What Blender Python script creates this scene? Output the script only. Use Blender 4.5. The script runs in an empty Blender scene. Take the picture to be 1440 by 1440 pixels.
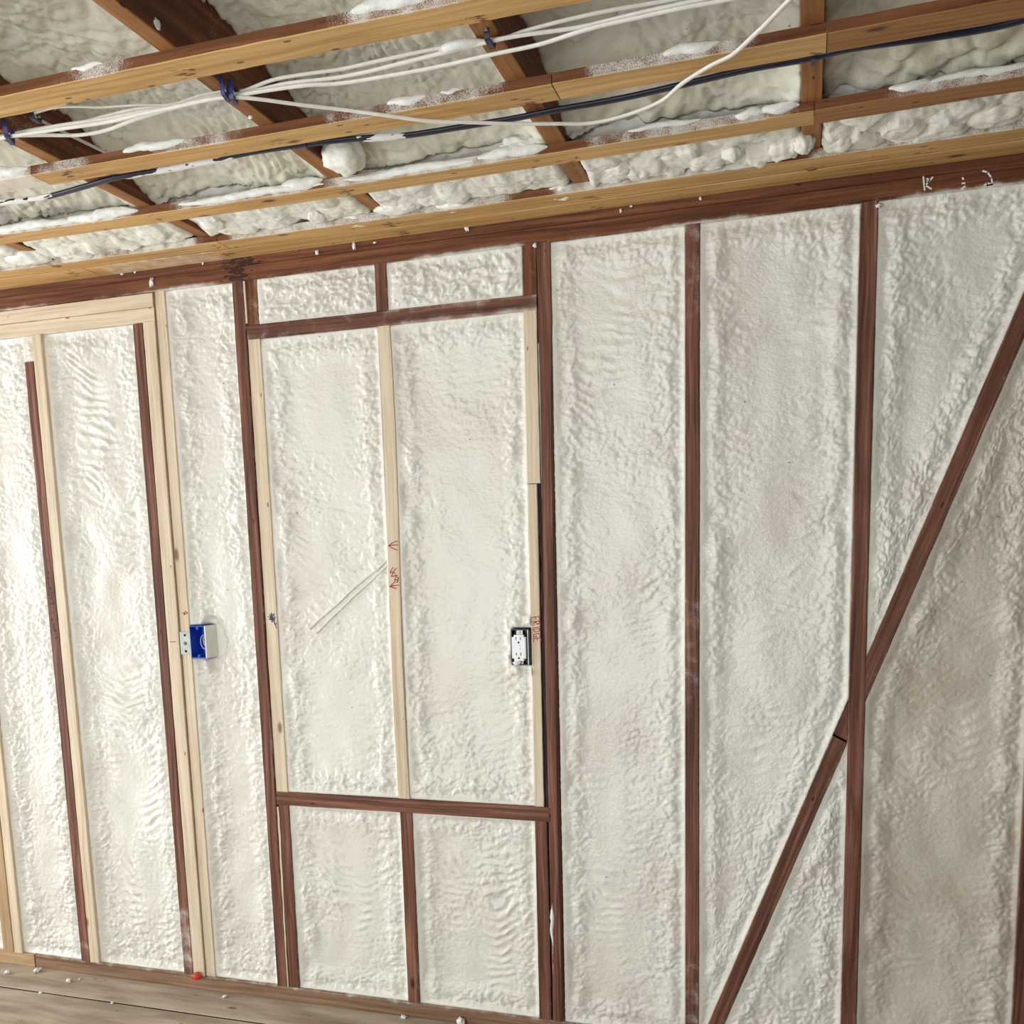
import bpy, bmesh, math, random
import numpy as np
from mathutils import Matrix, Vector

random.seed(7)
S = bpy.context.scene
COL = S.collection

# ------------------------------------------------------------------ camera, world, light
# World: X runs along the framed wall, the wall's stud faces lie in y = 0, the room is at y < 0, Z is up, floor at 0.
CAM = np.array([0.30635, -2.50258, 1.41878])
ROT = np.array([[0.954687, 0.296442, -0.026347],      # camera right
                [0.017099, -0.143017, -0.989572],     # camera down
                [-0.297119, 0.944282, -0.141606]])    # camera forward
FPX = 1330.13
cd = bpy.data.cameras.new('camera')
cd.sensor_width = 36.0
cd.lens = FPX / 1440 * 36
cd.shift_y = 240 / 1440          # the photograph is the upper part of a taller frame
cd.clip_start = 0.02
cam = bpy.data.objects.new('camera', cd)
COL.objects.link(cam)
mw = Matrix.Identity(4)
for i in range(3):
    mw[i][0] = ROT[0][i]
    mw[i][1] = -ROT[1][i]
    mw[i][2] = -ROT[2][i]
    mw[i][3] = CAM[i]
cam.matrix_world = mw
S.camera = cam

S.view_settings.view_transform = 'Standard'
S.view_settings.look = 'None'
S.view_settings.gamma = 1.0
S.view_settings.use_curve_mapping = False
S.view_settings.exposure = 0.17

w = bpy.data.worlds.new('daylight')
S.world = w
w.use_nodes = True
w.node_tree.nodes['Background'].inputs[0].default_value = (0.80, 0.90, 0.62, 1)
w.node_tree.nodes['Background'].inputs[1].default_value = 1.2


def area(name, loc, target, sx, sy, power, colr):
    l = bpy.data.lights.new(name, 'AREA')
    l.shape = 'RECTANGLE'
    l.size, l.size_y = sx, sy
    l.energy = power
    l.color = colr
    o = bpy.data.objects.new(name, l)
    COL.objects.link(o)
    o.location = loc
    o.rotation_euler = (Vector(target) - Vector(loc)).to_track_quat('-Z', 'Y').to_euler()
    return o


# daylight coming in through the openings of the other three walls (all behind or beside the camera)
area('daylight_left_window', (-4.83, -1.45, 1.12), (-2.0, -1.25, 1.75), 1.9, 1.85, 92, (0.905, 0.94, 1.0))
area('daylight_back_window', (-1.25, -3.53, 1.25), (-1.15, 0.0, 1.95), 2.3, 1.9, 56, (0.90, 0.938, 1.0))


def ray(px, py):
    return ROT.T @ np.array([(px - 720) / FPX, (py - 960) / FPX, 1.0])


def at_z(px, py, Z):          # photograph point -> point at height Z
    d = ray(px, py)
    return CAM + d * ((Z - CAM[2]) / d[2])


def at_y(px, py, Y=0.0):      # photograph point -> point on the wall plane
    d = ray(px, py)
    return CAM + d * ((Y - CAM[1]) / d[1])


def at_x(px, py, X):
    d = ray(px, py)
    return CAM + d * ((X - CAM[0]) / d[0])


# ------------------------------------------------------------------ noise
_perm = {}


def perm(seed):
    if seed not in _perm:
        r = np.random.RandomState(seed)
        p = r.permutation(256)
        _perm[seed] = (np.concatenate([p, p, p]), r.rand(256) * 2 * np.pi, r.rand(256), r.rand(256))
    return _perm[seed]


def perlin(x, y, seed=0):
    p, a, _, _ = perm(seed)
    x = np.asarray(x, float)
    y = np.asarray(y, float)
    x, y = np.broadcast_arrays(x, y)
    xi, yi = np.floor(x).astype(int), np.floor(y).astype(int)
    xf, yf = x - xi, y - yi
    u = xf ** 3 * (xf * (xf * 6 - 15) + 10)
    v = yf ** 3 * (yf * (yf * 6 - 15) + 10)

    def g(ix, iy, fx, fy):
        h = a[p[p[ix & 255] + (iy & 255)]]
        return np.cos(h) * fx + np.sin(h) * fy
    n0 = g(xi, yi, xf, yf) * (1 - u) + g(xi + 1, yi, xf - 1, yf) * u
    n1 = g(xi, yi + 1, xf, yf - 1) * (1 - u) + g(xi + 1, yi + 1, xf - 1, yf - 1) * u
    return 1.5 * (n0 * (1 - v) + n1 * v)


def worley(x, y, seed=0):
    p, _, rx, ry = perm(seed)
    xi, yi = np.floor(x).astype(int), np.floor(y).astype(int)
    f1 = np.full(x.shape, 9.0)
    f2 = np.full(x.shape, 9.0)
    idv = np.zeros(x.shape)
    for dx in (-1, 0, 1):
        for dy in (-1, 0, 1):
            cx, cy = xi + dx, yi + dy
            h = p[p[cx & 255] + (cy & 255)]
            d = np.hypot(cx + rx[h] - x, cy + ry[h] - y)
            new = d < f1
            f2 = np.where(new, f1, np.minimum(f2, d))
            idv = np.where(new, rx[(h * 7 + 3) & 255], idv)
            f1 = np.where(new, d, f1)
    return f1, f2, idv


def sstep(a, b, x):
    t = np.clip((x - a) / (b - a), 0, 1)
    return t * t * (3 - 2 * t)


# ------------------------------------------------------------------ materials
def lin(r, g, b):
    f = lambda c: (c / 255 / 12.92) if c / 255 <= 0.04045 else ((c / 255 + 0.055) / 1.055) ** 2.4
    return (f(r), f(g), f(b), 1.0)


def new_mat(name):
    m = bpy.data.materials.new(name)
    m.use_nodes = True
    nt = m.node_tree
    return m, nt, nt.nodes['Principled BSDF']


def N(nt, t, **kw):
    n = nt.nodes.new(t)
    for k, v in kw.items():
        if k in n.inputs:
            n.inputs[k].default_value = v
        else:
            setattr(n, k, v)
    return n


def ramp(nt, stops):
    r = nt.nodes.new('ShaderNodeValToRGB')
    el = r.color_ramp.elements
    while len(el) < len(stops):
        el.new(0.5)
    for e, (p, c) in zip(el, stops):
        e.position = p
        e.color = c if len(c) == 4 else (*c, 1)
    return r


def mix(nt, a, b, f, blend='MIX'):
    m = nt.nodes.new('ShaderNodeMix')
    m.data_type = 'RGBA'
    m.blend_type = blend
    L = nt.links
    for sock, val in ((m.inputs[0], f), (m.inputs[6], a), (m.inputs[7], b)):
        if hasattr(val, 'links'):
            L.new(val, sock)
        else:
            sock.default_value = val
    return m.outputs[2]


def mth(nt, op, a, b=None, clamp=False):
    m = nt.nodes.new('ShaderNodeMath')
    m.operation = op
    m.use_clamp = clamp
    for i, v in enumerate((a, b)):
        if v is None:
            continue
        if hasattr(v, 'links'):
            nt.links.new(v, m.inputs[i])
        else:
            m.inputs[i].default_value = v
    return m.outputs[0]


FOAM_COL = lin(230, 227, 218)


def wood_mat(name, dark, mid, light, knot, rough=0.62, grain=1.0, knots=0.5, blotch=0.35, bump=0.25, pits=0.06, gs=95, wobble=0.03):
    """wood with the grain along local X; 'spray' = foam mist, 'stain' = dark marks (both carried by the board itself)"""
    m, nt, b = new_mat(name)
    L = nt.links
    tc = N(nt, 'ShaderNodeTexCoord')
    oi = N(nt, 'ShaderNodeObjectInfo')
    off = N(nt, 'ShaderNodeVectorMath', operation='SCALE')
    cmb = N(nt, 'ShaderNodeCombineXYZ')
    L.new(oi.outputs['Random'], cmb.inputs[0])
    L.new(oi.outputs['Random'], cmb.inputs[1])
    cmb.inputs[2].default_value = 0.3
    L.new(cmb.outputs[0], off.inputs[0])
    off.inputs['Scale'].default_value = 37.0
    add = N(nt, 'ShaderNodeVectorMath', operation='ADD')
    L.new(tc.outputs['Object'], add.inputs[0])
    L.new(off.outputs[0], add.inputs[1])
    # wander of the grain lines
    wob = N(nt, 'ShaderNodeTexNoise', Scale=2.2, Detail=2.0)
    L.new(add.outputs[0], wob.inputs['Vector'])
    wv = N(nt, 'ShaderNodeVectorMath', operation='SCALE')
    wv.inputs['Scale'].default_value = wobble
    L.new(wob.outputs['Color'], wv.inputs[0])
    add2 = N(nt, 'ShaderNodeVectorMath', operation='ADD')
    L.new(add.outputs[0], add2.inputs[0])
    L.new(wv.outputs[0], add2.inputs[1])
    mp = N(nt, 'ShaderNodeMapping')
    mp.inputs['Scale'].default_value = (2.0, gs, gs)
    L.new(add2.outputs[0], mp.inputs['Vector'])
    n1 = N(nt, 'ShaderNodeTexNoise', Scale=1.0, Detail=6.0, Roughness=0.6)
    L.new(mp.outputs[0], n1.inputs['Vector'])
    r1 = ramp(nt, [(0.5 - 0.2 / grain, dark), (0.52, mid), (0.5 + 0.24 / grain, light)])
    L.new(n1.outputs['Fac'], r1.inputs[0])
    # broad blotches
    mp2 = N(nt, 'ShaderNodeMapping')
    mp2.inputs['Scale'].default_value = (3.5, 14, 14)
    L.new(add.outputs[0], mp2.inputs['Vector'])
    n2 = N(nt, 'ShaderNodeTexNoise', Scale=1.0, Detail=3.0)
    L.new(mp2.outputs[0], n2.inputs['Vector'])
    r2 = ramp(nt, [(0.33, (0.5, 0.46, 0.43)), (0.62, (1, 1, 1))])
    L.new(n2.outputs['Fac'], r2.inputs[0])
    c = mix(nt, r1.outputs[0], r2.outputs[0], blotch, 'MULTIPLY')
    # knots
    mp3 = N(nt, 'ShaderNodeMapping')
    mp3.inputs['Scale'].default_value = (6.0, 15, 15)
    L.new(add2.outputs[0], mp3.inputs['Vector'])
    v = N(nt, 'ShaderNodeTexVoronoi', Scale=1.0)
    L.new(mp3.outputs[0], v.inputs['Vector'])
    kd = ramp(nt, [(0.07, (1, 1, 1)), (0.15, (0, 0, 0))])
    L.new(v.outputs['Distance'], kd.inputs[0])
    sep = N(nt, 'ShaderNodeSeparateColor')
    L.new(v.outputs['Color'], sep.inputs[0])
    sel = mth(nt, 'GREATER_THAN', sep.outputs[0], 1 - 0.45 * knots)
    kf = mth(nt, 'MULTIPLY', kd.outputs[0], sel)
    kf = mth(nt, 'MULTIPLY', kf, 0.85)
    c = mix(nt, c, knot, kf)
    # small dark pits / nail holes
    mp5 = N(nt, 'ShaderNodeMapping')
    mp5.inputs['Scale'].default_value = (20, 60, 60)
    L.new(add.outputs[0], mp5.inputs['Vector'])
    v2 = N(nt, 'ShaderNodeTexVoronoi', Scale=1.0)
    L.new(mp5.outputs[0], v2.inputs['Vector'])
    sp2 = N(nt, 'ShaderNodeSeparateColor')
    L.new(v2.outputs['Color'], sp2.inputs[0])
    pit = mth(nt, 'MULTIPLY', mth(nt, 'LESS_THAN', v2.outputs['Distance'], 0.16), mth(nt, 'GREATER_THAN', sp2.outputs[1], 1 - pits))
    c = mix(nt, c, knot, mth(nt, 'MULTIPLY', pit, 0.8))
    # stains around nailed crossings
    at = N(nt, 'ShaderNodeAttribute', attribute_name='stain')
    mp4 = N(nt, 'ShaderNodeMapping')
    mp4.inputs['Scale'].default_value = (44, 150, 150)
    L.new(add2.outputs[0], mp4.inputs['Vector'])
    n3 = N(nt, 'ShaderNodeTexNoise', Scale=1.0, Detail=2.0)
    L.new(mp4.outputs[0], n3.inputs['Vector'])
    n3.inputs['Detail'].default_value = 4.0
    sm = mth(nt, 'ADD', mth(nt, 'MULTIPLY', at.outputs['Fac'], 0.33), n3.outputs['Fac'])
    sr = ramp(nt, [(0.80, (0, 0, 0)), (0.88, (1, 1, 1))])
    L.new(sm, sr.inputs[0])
    c = mix(nt, c, knot, mth(nt, 'MULTIPLY', sr.outputs[0], 0.85))
    # foam mist speckles
    sa = N(nt, 'ShaderNodeAttribute', attribute_name='spray')
    ns = N(nt, 'ShaderNodeTexNoise', Scale=620.0, Detail=2.0)
    L.new(tc.outputs['Object'], ns.inputs['Vector'])
    ns2 = N(nt, 'ShaderNodeTexNoise', Scale=26.0, Detail=3.0)
    L.new(tc.outputs['Object'], ns2.inputs['Vector'])
    s1 = mth(nt, 'ADD', mth(nt, 'MULTIPLY', ns.outputs['Fac'], 0.55), mth(nt, 'MULTIPLY', ns2.outputs['Fac'], 0.45))
    s2 = mth(nt, 'ADD', s1, mth(nt, 'MULTIPLY', sa.outputs['Fac'], 0.62))
    s3 = ramp(nt, [(0.72, (0, 0, 0)), (0.93, (1, 1, 1))])
    L.new(s2, s3.inputs[0])
    c = mix(nt, c, FOAM_COL, mth(nt, 'MULTIPLY', s3.outputs[0], 0.9))
    L.new(c, b.inputs['Base Color'])
    b.inputs['Roughness'].default_value = rough
    b.inputs['Specular IOR Level'].default_value = 0.3
    bp = N(nt, 'ShaderNodeBump', Strength=bump, Distance=0.002)
    L.new(n1.outputs['Fac'], bp.inputs['Height'])
    L.new(bp.outputs[0], b.inputs['Normal'])
    return m


def foam_mat(name, c1, c2, c3, rough=0.36, bump=0.35, scale=120, coat=0.0):
    m, nt, b = new_mat(name)
    L = nt.links
    g = N(nt, 'ShaderNodeNewGeometry')
    n = N(nt, 'ShaderNodeTexNoise', Scale=3.1, Detail=4.0)
    L.new(g.outputs['Position'], n.inputs['Vector'])
    r = ramp(nt, [(0.36, c2), (0.5, c1), (0.66, c3)])
    L.new(n.outputs['Fac'], r.inputs[0])
    # tiny dark pinholes and tears
    v = N(nt, 'ShaderNodeTexVoronoi', Scale=34.0)
    mp = N(nt, 'ShaderNodeMapping')
    mp.inputs['Scale'].default_value = (0.8, 1.0, 1.5)
    L.new(g.outputs['Position'], mp.inputs['Vector'])
    L.new(mp.outputs[0], v.inputs['Vector'])
    sp = N(nt, 'ShaderNodeSeparateColor')
    L.new(v.outputs['Color'], sp.inputs[0])
    pit = mth(nt, 'MULTIPLY', mth(nt, 'LESS_THAN', v.outputs['Distance'], 0.09), mth(nt, 'GREATER_THAN', sp.outputs[0], 0.955))
    c = mix(nt, r.outputs[0], lin(120, 105, 80), mth(nt, 'MULTIPLY', pit, 0.75))
    L.new(c, b.inputs['Base Color'])
    b.inputs['Roughness'].default_value = rough
    b.inputs['Specular IOR Level'].default_value = 0.45
    n2 = N(nt, 'ShaderNodeTexNoise', Scale=scale, Detail=3.0, Roughness=0.55)
    mp2 = N(nt, 'ShaderNodeMapping')
    mp2.inputs['Scale'].default_value = (1.0, 1.0, 1.35)
    L.new(g.outputs['Position'], mp2.inputs['Vector'])
    L.new(mp2.outputs[0], n2.inputs['Vector'])
    bp = N(nt, 'ShaderNodeBump', Strength=bump, Distance=0.003)
    L.new(n2.outputs['Fac'], bp.inputs['Height'])
    L.new(bp.outputs[0], b.inputs['Normal'])
    return m


def plain_mat(name, col, rough=0.5, metal=0.0, var=0.12, scale=60, spec=0.5):
    m, nt, b = new_mat(name)
    n = N(nt, 'ShaderNodeTexNoise', Scale=scale, Detail=3.0)
    tc = N(nt, 'ShaderNodeTexCoord')
    nt.links.new(tc.outputs['Object'], n.inputs['Vector'])
    d = tuple(x * (1 - var) for x in col[:3])
    u = tuple(min(1, x * (1 + var)) for x in col[:3])
    r = ramp(nt, [(0.35, d), (0.65, u)])
    nt.links.new(n.outputs['Fac'], r.inputs[0])
    nt.links.new(r.outputs[0], b.inputs['Base Color'])
    b.inputs['Roughness'].default_value = rough
    b.inputs['Metallic'].default_value = metal
    b.inputs['Specular IOR Level'].default_value = spec
    return m


M_old = wood_mat('old_stud_wood', lin(86, 52, 42), lin(124, 80, 63), lin(156, 110, 90), lin(46, 26, 21), knots=0.3, blotch=0.55, grain=1.3)
M_plate = wood_mat('old_plate_wood', lin(82, 46, 28), lin(120, 72, 46), lin(146, 96, 66), lin(40, 21, 15), knots=0.3, blotch=0.55, grain=1.2)
M_new = wood_mat('new_pine', lin(204, 181, 152), lin(225, 207, 181), lin(234, 220, 199), lin(126, 90, 58), knots=0.35, blotch=0.2, rough=0.55, bump=0.12)
M_sbot = wood_mat('strap_planed_face', lin(188, 140, 82), lin(216, 172, 112), lin(230, 192, 136), lin(78, 44, 27), knots=0.8, blotch=0.4, bump=0.15, pits=0.16)
M_sbot_falloff = wood_mat('strap_falloff_face', lin(140, 94, 54), lin(172, 122, 74), lin(190, 142, 92), lin(64, 36, 23), knots=0.8, blotch=0.4, bump=0.15, pits=0.16)  # browner strap face: light falloff to the right put into the colour
M_sside = wood_mat('strap_sawn_edge', lin(90, 52, 30), lin(126, 78, 48), lin(148, 98, 64), lin(52, 28, 18), knots=0.3, blotch=0.45)
M_rbot = wood_mat('lit_rafter_edge', lin(140, 92, 50), lin(170, 116, 68), lin(190, 134, 84), lin(62, 34, 22), knots=0.3, blotch=0.5)  # underside paler than the sides: floor bounce put into the colour
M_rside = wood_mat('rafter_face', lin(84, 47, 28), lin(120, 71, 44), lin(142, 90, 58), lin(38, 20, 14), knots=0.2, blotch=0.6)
M_sole = wood_mat('sole_plate_wood', lin(112, 84, 64), lin(146, 114, 90), lin(166, 136, 110), lin(62, 42, 32), knots=0.3, blotch=0.5)
M_floor = wood_mat('floor_board_wood', lin(154, 137, 120), lin(188, 173, 157), lin(202, 190, 174), lin(104, 84, 68), knots=0.15, blotch=0.7, rough=0.6, grain=0.9, gs=26, wobble=0.09)
M_tan = wood_mat('weathered_tan_pine', lin(160, 128, 92), lin(184, 154, 118), lin(200, 174, 142), lin(110, 78, 50), knots=0.4, blotch=0.3)
M_foam = foam_mat('spray_foam', lin(234, 231, 222), lin(229, 223, 214), lin(235, 233, 224), rough=0.30, bump=0.55, scale=130)
M_foamt = foam_mat('tan_spray_foam', lin(215, 207, 193), lin(206, 194, 179), lin(219, 213, 199), rough=0.32, bump=0.5, scale=120)
M_foamc = foam_mat('ceiling_spray_foam', lin(231, 227, 210), lin(220, 215, 195), lin(237, 234, 220), bump=0.45, scale=100)
M_foamw = foam_mat('fresh_foam', lin(238, 238, 233), lin(233, 232, 228), lin(244, 244, 241), rough=0.5, bump=0.4, scale=160)
M_foame = foam_mat('lit_eave_foam', lin(245, 243, 233), lin(240, 236, 223), lin(248, 247, 240), rough=0.45, bump=0.45, scale=130)  # whiter than the ceiling foam: light on its steeper faces is in the colour
M_dark = plain_mat('old_sheathing', lin(46, 28, 20), 0.9)
M_white_cable = plain_mat('white_cable_jacket', lin(236, 232, 224), 0.42, var=0.05)
M_blk_cable = plain_mat('navy_black_cable_jacket', lin(22, 25, 48), 0.4, var=0.2)
M_staple = plain_mat('blue_staple_plastic', lin(28, 34, 104), 0.4, var=0.15)
M_staple_dark = plain_mat('dark_staple_plastic', lin(20, 24, 48), 0.4, var=0.15)
M_blue = plain_mat('blue_box_plastic', lin(28, 82, 196), 0.38, var=0.15)
M_steel = plain_mat('galvanised_steel', lin(186, 194, 188), 0.45, metal=0.4, var=0.1)
M_brass = plain_mat('brass_screw', lin(150, 120, 70), 0.35, metal=0.8)
M_hole = plain_mat('dark_hole', lin(16, 13, 12), 0.9)
M_blackbox = plain_mat('black_box_plastic', lin(18, 18, 20), 0.45)
M_device = plain_mat('white_device_plastic', lin(240, 242, 246), 0.3, var=0.03)
M_slot = plain_mat('socket_slot', lin(60, 60, 66), 0.6)
M_red = plain_mat('red_ink', lin(176, 44, 52), 0.6, var=0.25)
M_blueink = plain_mat('blue_ink', lin(70, 92, 140), 0.6, var=0.25)
M_pencil = plain_mat('black_pencil', lin(44, 26, 22), 0.7, var=0.2)
M_redcap = plain_mat('red_plastic', lin(205, 72, 44), 0.45)
M_copper = plain_mat('copper_wire', lin(200, 150, 110), 0.35, metal=0.6)
M_bark = wood_mat('split_dark_wood', lin(20, 10, 8), lin(44, 24, 19), lin(96, 74, 66), lin(14, 8, 6), knots=0.6, blotch=0.6, grain=1.4, bump=0.6)


# ------------------------------------------------------------------ object helpers
def link(o, parent=None):
    COL.objects.link(o)
    if parent is not None:
        o.parent = parent
    return o


def meta(o, label=None, cat=None, group=None, kind=None):
    for k, v in (('label', label), ('category', cat), ('group', group), ('kind', kind)):
        if v:
            o[k] = v
    return o


def empty(name, loc=(0, 0, 0)):
    o = bpy.data.objects.new(name, None)
    o.empty_display_size = 0.05
    o.location = loc
    return link(o)


def mesh_obj(name, verts, faces, mats, parent=None, smooth=False, matrix=None, fmat=None, attrs=None):
    me = bpy.data.meshes.new(name)
    verts = np.asarray(verts, dtype=np.float32)
    if isinstance(faces, np.ndarray) and faces.ndim == 2:
        nf, k = faces.shape
        me.vertices.add(len(verts))
        me.vertices.foreach_set('co', verts.ravel())
        me.loops.add(nf * k)
        me.loops.foreach_set('vertex_index', faces.ravel().astype(np.int32))
        me.polygons.add(nf)
        me.polygons.foreach_set('loop_start', (np.arange(nf) * k).astype(np.int32))
        me.polygons.foreach_set('loop_total', np.full(nf, k, np.int32))
        me.update(calc_edges=True)
        me.validate()
    else:
        me.from_pydata([tuple(map(float, v)) for v in verts], [], [tuple(f) for f in faces])
    for m in (mats if isinstance(mats, (list, tuple)) else [mats]):
        me.materials.append(m)
    if fmat is not None:
        me.polygons.foreach_set('material_index', np.asarray(fmat, np.int32))
    if smooth:
        me.polygons.foreach_set('use_smooth', np.ones(len(me.polygons), bool))
    for k, vals in (attrs or {}).items():
        a = me.attributes.new(k, 'FLOAT', 'POINT')
        a.data.foreach_set('value', np.asarray(vals, np.float32))
    me.update()
    o = bpy.data.objects.new(name, me)
    link(o, parent)
    if matrix is not None:
        o.matrix_basis = matrix
    return o


_tn = [0]


def timber(name, A, B, width, depth, normal, parent, mats, spray=None, stain=None, bow=None, seg=0.03, rough=0.0008,
           label=None, cut=(0, 0), nfront=6, wfun=None):
    """a sawn board: A,B = ends of the centre line of its visible face, normal = way that face looks.
    mats = (face material, edge material). bow(s, L) -> sideways offset, spray/stain(s, v) with v in -1..1 across."""
    _tn[0] += 1
    A, B, n = Vector(A), Vector(B), Vector(normal).normalized()
    ex = (B - A)
    L = ex.length
    ex.normalize()
    ez = (n - ex * n.dot(ex)).normalized()
    ey = ez.cross(ex)
    mat = Matrix(((ex.x, ey.x, ez.x, A.x), (ex.y, ey.y, ez.y, A.y), (ex.z, ey.z, ez.z, A.z), (0, 0, 0, 1)))
    ns = max(2, int(L / seg))
    c = min(0.0016, width * 0.06)
    h = width / 2
    prof = [(-h, -depth), (-h, -depth * 0.5), (-h, -c)]
    fr = [(-h + c) + (2 * h - 2 * c) * i / (nfront - 1) for i in range(nfront)]
    prof += [(y, 0.0) for y in fr]
    prof += [(h, -c), (h, -depth * 0.5), (h, -depth)]
    P = np.array(prof)
    k = len(P)
    s = np.linspace(0, L, ns + 1)
    V = np.zeros((ns + 1, k, 3))
    V[:, :, 0] = s[:, None]
    jl = perlin(s / 0.05, np.full_like(s, _tn[0] * 3.7), 11) * rough + perlin(s / 0.5, np.full_like(s, _tn[0] * 1.3), 12) * rough
    jr = perlin(s / 0.05, np.full_like(s, _tn[0] * 5.1 + 40), 13) * rough + perlin(s / 0.5, np.full_like(s, _tn[0] * 2.3), 14) * rough
    t = (P[:, 0] + h) / (2 * h)
    hw = np.ones_like(s) if wfun is None else np.array([wfun(q, L) for q in s])
    V[:, :, 1] = P[None, :, 0] * hw[:, None] + jl[:, None] * (1 - t)[None] + jr[:, None] * t[None]
    if bow is not None:
        V[:, :, 1] += np.array([bow(q, L) for q in s])[:, None]
    V[:, :, 2] = P[None, :, 1]
    # end cuts (slant of the ends across the width)
    V[0, :, 0] += cut[0] * P[:, 0]
    V[-1, :, 0] += cut[1] * P[:, 0]
    idx = np.arange((ns + 1) * k).reshape(ns + 1, k)
    F, FM = [], []
    for j in range(k):
        j2 = (j + 1) % k
        a, b_, c_, d_ = idx[:-1, j], idx[1:, j], idx[1:, j2], idx[:-1, j2]
        F.append(np.stack([a, b_, c_, d_], 1))
        FM.append(np.full(ns, 0 if 2 <= j < k - 3 else 1))
    F = np.concatenate(F).tolist()
    FM = np.concatenate(FM).tolist()
    F.append(list(idx[0, ::-1])[::-1])
    F.append(list(idx[-1])[::-1])
    FM += [1, 1]
    vv = np.clip(P[:, 0] / h, -1, 1)
    at = {}
    for nm, fn in (('spray', spray), ('stain', stain)):
        arr = np.zeros((ns + 1, k))
        if fn is not None:
            for i in range(ns + 1):
                for j in range(k):
                    arr[i, j] = fn(s[i], vv[j])
        at[nm] = arr.ravel()
    if not isinstance(mats, (tuple, list)):
        mats = (mats, mats)
    o = mesh_obj(name, V.reshape(-1, 3), F, list(mats), parent, False, mat, FM, at)
    o.data.flip_normals() if False else None
    if label:
        o['label'] = label
    return o


def box_bm(bm, x0, x1, y0, y1, z0, z1, bev=0.0):
    vs = [bm.verts.new((x, y, z)) for x in (x0, x1) for y in (y0, y1) for z in (z0, z1)]
    fs = [(0, 1, 3, 2), (4, 6, 7, 5), (0, 4, 5, 1), (2, 3, 7, 6), (0, 2, 6, 4), (1, 5, 7, 3)]
    faces = [bm.faces.new([vs[i] for i in f]) for f in fs]
    if bev > 0:
        es = {e for f in faces for e in f.edges}
        bmesh.ops.bevel(bm, geom=list(es), offset=bev, segments=2, affect='EDGES', profile=0.6)


def bm_obj(name, bm, mats, parent=None, smooth=False, label=None):
    bmesh.ops.recalc_face_normals(bm, faces=bm.faces)
    me = bpy.data.meshes.new(name)
    bm.to_mesh(me)
    bm.free()
    for m in (mats if isinstance(mats, (list, tuple)) else [mats]):
        me.materials.append(m)
    if smooth:
        me.polygons.foreach_set('use_smooth', np.ones(len(me.polygons), bool))
    o = bpy.data.objects.new(name, me)
    link(o, parent)
    if label:
        o['label'] = label
    return o


def box_obj(name, x0, x1, y0, y1, z0, z1, mat, parent=None, bev=0.0, label=None):
    bm = bmesh.new()
    box_bm(bm, x0, x1, y0, y1, z0, z1, bev)
    return bm_obj(name, bm, mat, parent, False, label)


def resample(pts, step):
    """Catmull-Rom through pts, then even steps"""
    P = np.array(pts, float)
    if len(P) > 2:
        Q = np.vstack([2 * P[0] - P[1], P, 2 * P[-1] - P[-2]])
        out = []
        for i in range(1, len(Q) - 2):
            t = np.linspace(0, 1, 14, endpoint=False)[:, None]
            a, b, c, d = Q[i - 1], Q[i], Q[i + 1], Q[i + 2]
            out.append(0.5 * ((2 * b) + (-a + c) * t + (2 * a - 5 * b + 4 * c - d) * t * t + (-a + 3 * b - 3 * c + d) * t ** 3))
        P = np.vstack(out + [P[-1:]])
    seg = np.linalg.norm(np.diff(P, axis=0), axis=1)
    cum = np.concatenate([[0], np.cumsum(seg)])
    n = max(2, int(cum[-1] / step))
    q = np.linspace(0, cum[-1], n + 1)
    return np.stack([np.interp(q, cum, P[:, i]) for i in range(3)], 1)


def sweep(name, path, rw, rh, mat, parent=None, k=10, step=0.012, lump=0.0, lscale=0.02, taper=None, up=(0, 0, 1), seed=5):
    """a tube with an oval section (rw sideways, rh along up), lumpy if asked"""
    C = resample(path, step)
    T = np.gradient(C, axis=0)
    T /= np.linalg.norm(T, axis=1)[:, None] + 1e-9
    U = np.tile(np.array(up, float), (len(C), 1))
    W = np.cross(T, U)
    W /= np.linalg.norm(W, axis=1)[:, None] + 1e-9
    U = np.cross(W, T)
    n = len(C)
    s = np.linspace(0, 1, n)
    d = np.concatenate([[0], np.cumsum(np.linalg.norm(np.diff(C, axis=0), axis=1))])
    tp = np.ones(n) if taper is None else np.array([taper(q) for q in s])
    th = np.arange(k) / k * 2 * np.pi
    V = np.zeros((n, k, 3))
    for j in range(k):
        r = np.ones(n)
        if lump > 0:
            r = 1 + lump * perlin(d / lscale, np.full(n, j * 0.9 + 3.1), seed) + 0.5 * lump * perlin(d / lscale * 2.3, np.full(n, j * 1.7), seed + 1)
        V[:, j] = C + (W * (math.cos(th[j]) * rw) + U * (math.sin(th[j]) * rh)) * (r * tp)[:, None]
    idx = np.arange(n * k).reshape(n, k)
    F = []
    for j in range(k):
        j2 = (j + 1) % k
        F.append(np.stack([idx[:-1, j], idx[:-1, j2], idx[1:, j2], idx[1:, j]], 1))
    F = np.concatenate(F).tolist()
    F.append(list(idx[0]))
    F.append(list(idx[-1])[::-1])
    return mesh_obj(name, V.reshape(-1, 3), F, mat, parent, True)


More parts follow.
